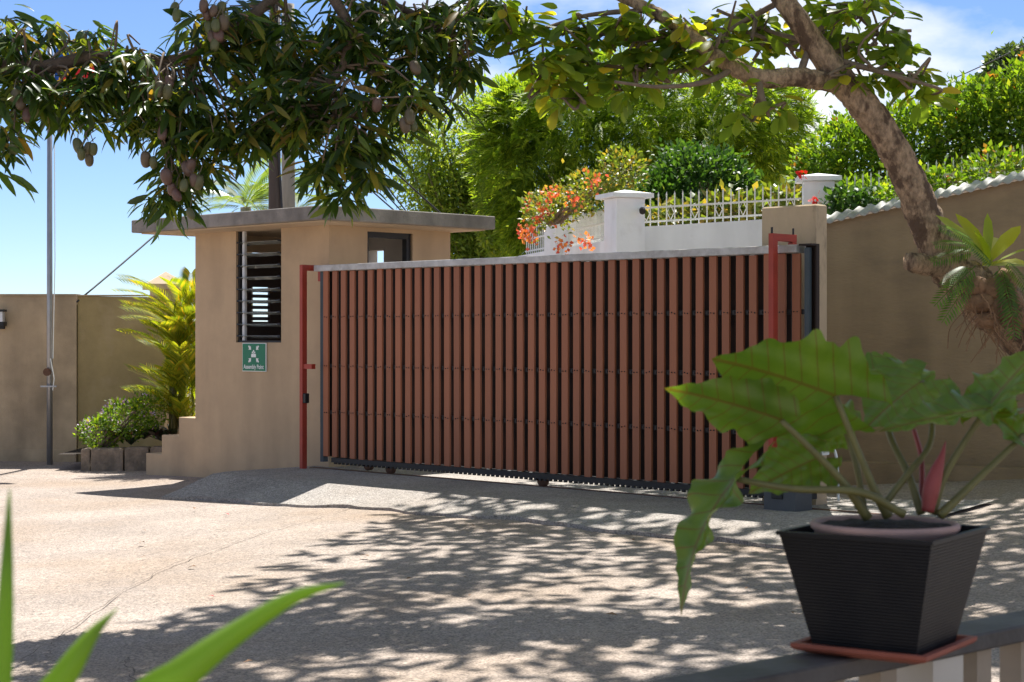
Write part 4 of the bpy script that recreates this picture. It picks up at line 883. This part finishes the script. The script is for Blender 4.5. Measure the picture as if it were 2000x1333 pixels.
# philodendron
def philo_mat():
    m = leafmat('philodendron_leaf', [(0, (.055, .125, .018)), (1, (.14, .22, .028))], .45, .30, 1.5, .5)
    n = m.node_tree.nodes; l = m.node_tree.links
    uv = n.new('ShaderNodeUVMap'); sp = n.new('ShaderNodeSeparateXYZ'); l.new(uv.outputs[0], sp.inputs[0])
    av = n.new('ShaderNodeMath'); av.operation = 'ABSOLUTE'; l.new(sp.outputs[1], av.inputs[0])
    m1 = n.new('ShaderNodeMath'); m1.operation = 'MULTIPLY_ADD'; m1.inputs[1].default_value = -.55; l.new(av.outputs[0], m1.inputs[0]); l.new(sp.outputs[0], m1.inputs[2])
    m2 = n.new('ShaderNodeMath'); m2.operation = 'MULTIPLY'; m2.inputs[1].default_value = 7.5; l.new(m1.outputs[0], m2.inputs[0])
    fr_ = n.new('ShaderNodeMath'); fr_.operation = 'FRACT'; l.new(m2.outputs[0], fr_.inputs[0])
    pp_ = n.new('ShaderNodeMath'); pp_.operation = 'PINGPONG'; pp_.inputs[1].default_value = .5; l.new(fr_.outputs[0], pp_.inputs[0])
    c1 = n.new('ShaderNodeMath'); c1.operation = 'LESS_THAN'; c1.inputs[1].default_value = .045; l.new(pp_.outputs[0], c1.inputs[0])
    c2 = n.new('ShaderNodeMath'); c2.operation = 'LESS_THAN'; c2.inputs[1].default_value = .014; l.new(av.outputs[0], c2.inputs[0])
    mxm = n.new('ShaderNodeMath'); mxm.operation = 'MAXIMUM'; l.new(c1.outputs[0], mxm.inputs[0]); l.new(c2.outputs[0], mxm.inputs[1])
    tcn = n.new('ShaderNodeTexCoord'); nz = n.new('ShaderNodeTexNoise'); nz.inputs['Scale'].default_value = 9; nz.inputs['Detail'].default_value = 6; l.new(tcn.outputs['Object'], nz.inputs['Vector'])
    r = [x for x in n if x.type == 'VALTORGB'][0]; l.new(nz.outputs[0], r.inputs[0]); r.color_ramp.elements[0].position = .2; r.color_ramp.elements[1].position = .8; b_ = n['Principled BSDF']; mu = [x for x in n if x.type == 'MIX'][0]
    x = n.new('ShaderNodeMix'); x.data_type = 'RGBA'; x.inputs[7].default_value = (.12, .075, .02, 1); sc1 = n.new('ShaderNodeMath'); sc1.operation = 'MULTIPLY'; sc1.inputs[1].default_value = .7
    l.new(mxm.outputs[0], sc1.inputs[0]); l.new(sc1.outputs[0], x.inputs[0]); l.new(r.outputs[0], x.inputs[6]); l.new(x.outputs[2], b_.inputs['Base Color']); l.new(x.outputs[2], mu.inputs[6])
    bp = n.new('ShaderNodeBump'); bp.inputs['Strength'].default_value = .35; bp.inputs['Distance'].default_value = .004; l.new(pp_.outputs[0], bp.inputs['Height']); l.new(bp.outputs[0], b_.inputs['Normal'])
    return m
M_philo = philo_mat()
ph = thing('philodendron', 'philodendron with large wavy arrow shaped leaves in black planter', 'plant', PC + Vector((0, 0, .0145 + H))); pho = ph.location.copy()
def philo_leaf(att, tip, nh, W, droop=.12, wave=.04, fold=.15, lobe=.36, seed=0):
    a = Vector(att); t = Vector(tip); dd = t - a; L = dd.length; d = dd.normalized(); s = d.cross(Vector(nh)).normalized(); n_ = s.cross(d)
    us = np.concatenate([np.linspace(-lobe, 0, 12)[:-1], np.linspace(0, 1, 48)]); nv = 9; verts = []; faces = []; uvs = []
    for sgn in (-1, 1):
        k0 = len(verts)
        for u in us:
            if u < .08: wv = W * max(.0, (u + lobe + .02) / (lobe + .10)) ** .55
            else: wv = W * max(0, 1 - ((u - .08) / .92) ** 1.75)
            wv *= 1 + .12 * math.sin(u * 20 + seed * 2 + sgn) + .05 * math.sin(u * 43 + seed * 5); inner = 0 if u >= 0 else min(wv * .9, .16 * (-u / lobe) ** .7 * W * 2)
            for j in range(nv + 1):
                v = inner + (wv - inner) * j / nv; q = v / max(W, 1e-4)
                zz = .012 * math.sin(v * 30 + seed) + .006 * math.cos((u - .55 * v) * 47) * min(1, q * 3) + droop * (.25 - (u - .5) ** 2) * 1.0 - droop * max(0, u) ** 2 * .6 + fold * v + wave * math.sin(u * 19 + seed + sgn * 1.3) * q ** 1.6
                pnt = a + d * (u * L) + s * (sgn * v * L) + n_ * (zz * L); verts.append(tuple(pnt - pho)); uvs.append((u, sgn * v))
        for i in range(len(us) - 1):
            for j in range(nv):
                f = (k0 + i * (nv + 1) + j, k0 + i * (nv + 1) + j + 1, k0 + (i + 1) * (nv + 1) + j + 1, k0 + (i + 1) * (nv + 1) + j); faces.append(f if sgn > 0 else f[::-1])
    me = bpy.data.meshes.new('leaf'); me.from_pydata(verts, [], faces); ul = me.uv_layers.new(name='UVMap')
    for lp in me.loops: ul.data[lp.index].uv = uvs[lp.vertex_index]
    me.polygons.foreach_set('use_smooth', [True] * len(faces)); me.update(); return link('leaf', me, M_philo, ph)
def petiole(lst, Y, r0=.010, r1=.0065, m=M_stem):
    q = spline([tuple(P(x, y, Y + dy)) for x, y, dy in lst], 7); b = MB(); b.tube(q - np.array(pho), list(np.linspace(r0, r1, len(q))), 8); b.build('petiole', m, ph, True)
PY = 3.93
# attach (x,y,dy), tip (x,y,dy), normal hint, half width (of length), droop, wave
for att, tip, nh, W, dr, wv, fo_, lb, sd in (
    ((1632, 775, -.02), (1388, 694, -.08), (.1, .85, .5), .44, .10, .035, .05, .42, 1),
    ((1527, 822, -.08), (1296, 752, -.12), (.1, .85, .5), .30, .10, .03, .10, .12, 2),
    ((1436, 936, -.10), (1299, 1186, -.14), (-.85, -.4, .3), .24, .25, .08, .35, .42, 3),
    ((1600, 893, .02), (1462, 958, -.02), (-.5, -.75, .45), .48, .10, .05, .12, .25, 4),
    ((1648, 822, .08), (1555, 800, .16), (.1, -.7, .7), .48, .10, .05, .1, .3, 5),
    ((1648, 830, .10), (1580, 885, .10), (.5, -.8, .3), .45, .10, .05, .1, .2, 8),
    ((1800, 745, .10), (1690, 830, .02), (-.35, -.75, .55), .62, .12, .05, .05, .35, 6),
    ((1735, 740, .20), (1828, 712, .30), (-.1, -.5, .9), .45, .25, .10, .1, .35, 7),
    ((1925, 800, .0), (1715, 838, -.12), (-.1, -.45, .9), .22, .05, .05, .25, .45, 9),
    ((1925, 798, .02), (2040, 662, .12), (-.4, -.4, .8), .34, .05, .06, .12, .25, 10),
    ((1990, 850, .05), (1885, 762, .12), (-.2, -.3, .9), .30, .15, .06, .2, .3, 11)):
    philo_leaf(P(att[0], att[1], PY + att[2]), P(tip[0], tip[1], PY + tip[2]), nh, W, dr, wv, fo_, lb, sd)
petiole([(1735, 1010, 0), (1700, 940, -.01), (1632, 775, -.02)], PY, .012)
petiole([(1695, 1012, -.03), (1640, 935, -.05), (1527, 822, -.08)], PY, .012)
petiole([(1765, 1005, -.05), (1680, 962, -.08), (1550, 955, -.10), (1436, 936, -.10)], PY, .010)
petiole([(1690, 1005, .03), (1670, 900, .05), (1645, 822, .08)], PY, .008)
petiole([(1800, 1005, .02), (1775, 930, .05), (1735, 840, .12), (1735, 745, .20)], PY, .010)
petiole([(1720, 995, .02), (1770, 930, .03), (1815, 870, .06), (1818, 800, .10), (1800, 745, .10)], PY, .008)
petiole([(1820, 1005, 0), (1850, 920, 0), (1925, 800, 0)], PY, .011)
petiole([(1835, 1008, -.02), (1900, 945, 0), (2000, 850, .05)], PY, .011)
petiole([(1800, 1000, .03), (1800, 900, .1), (1785, 840, .15)], PY, .007, .005, M_sheath)
q = spline([tuple(P(x, y, PY - .02)) + (r_,) for x, y, r_ in ((1812, 1000, .014), (1818, 960, .019), (1828, 925, .016), (1840, 890, .007), (1847, 862, .001))], 5)
b = MB(); b.tube(q[:, :3] - np.array(pho), list(q[:, 3]), 10); b.build('sheath', M_sheath, ph, True)

# long blades in front, lower left
bp_ = thing('strap_leaf_plant', 'bright green strap leaved plant close in the lower corner', 'plant', (-.45, 1.62, -.25)); bpo = np.array(bp_.location)
BY = 1.62
def blade(lst, wmax, tw=(.3, 1, .3)):
    q = spline([(*P(x, y, BY + dy), w_) for x, y, dy, w_ in lst], 8); b = MB(); vs = []
    for i in range(len(q)):
        d = q[min(i + 1, len(q) - 1), :3] - q[max(i - 1, 0), :3]; s = np.cross(d, np.array(tw)); s = s / np.linalg.norm(s); n_ = np.cross(s, d); n_ = n_ / np.linalg.norm(n_)
        hw = q[i, 3] / F * BY / 2
        for k_, lift in ((-1, .35), (0, 0), (1, .35)): vs.append(q[i, :3] + s * k_ * hw + n_ * lift * hw - bpo)
    b.add(vs, [(3 * i + j, 3 * i + j + 1, 3 * i + 4 + j, 3 * i + 3 + j) for i in range(len(q) - 1) for j in (0, 1)]); o = b.build('leaf_blade', M_blade, bp_, True)
    m_ = o.modifiers.new('thick', 'SOLIDIFY'); m_.thickness = .0012
blade([(-40, 1900, 0, 30), (-10, 1500, 0, 36), (4, 1300, 0, 38), (12, 1120, 0, 26), (17, 1000, .02, 10), (20, 955, .02, 1)], 1, (.1, 1, 0))
blade([(-60, 1800, .05, 50), (40, 1450, .05, 60), (125, 1320, .05, 52), (180, 1240, .06, 26), (228, 1190, .08, 1)], 1, (.1, 1, .2))
blade([(60, 1800, -.05, 70), (250, 1420, -.02, 80), (365, 1318, 0, 76), (480, 1230, .04, 52), (580, 1168, .08, 34), (672, 1138, .12, 1)], 1, (0, 1, .5))
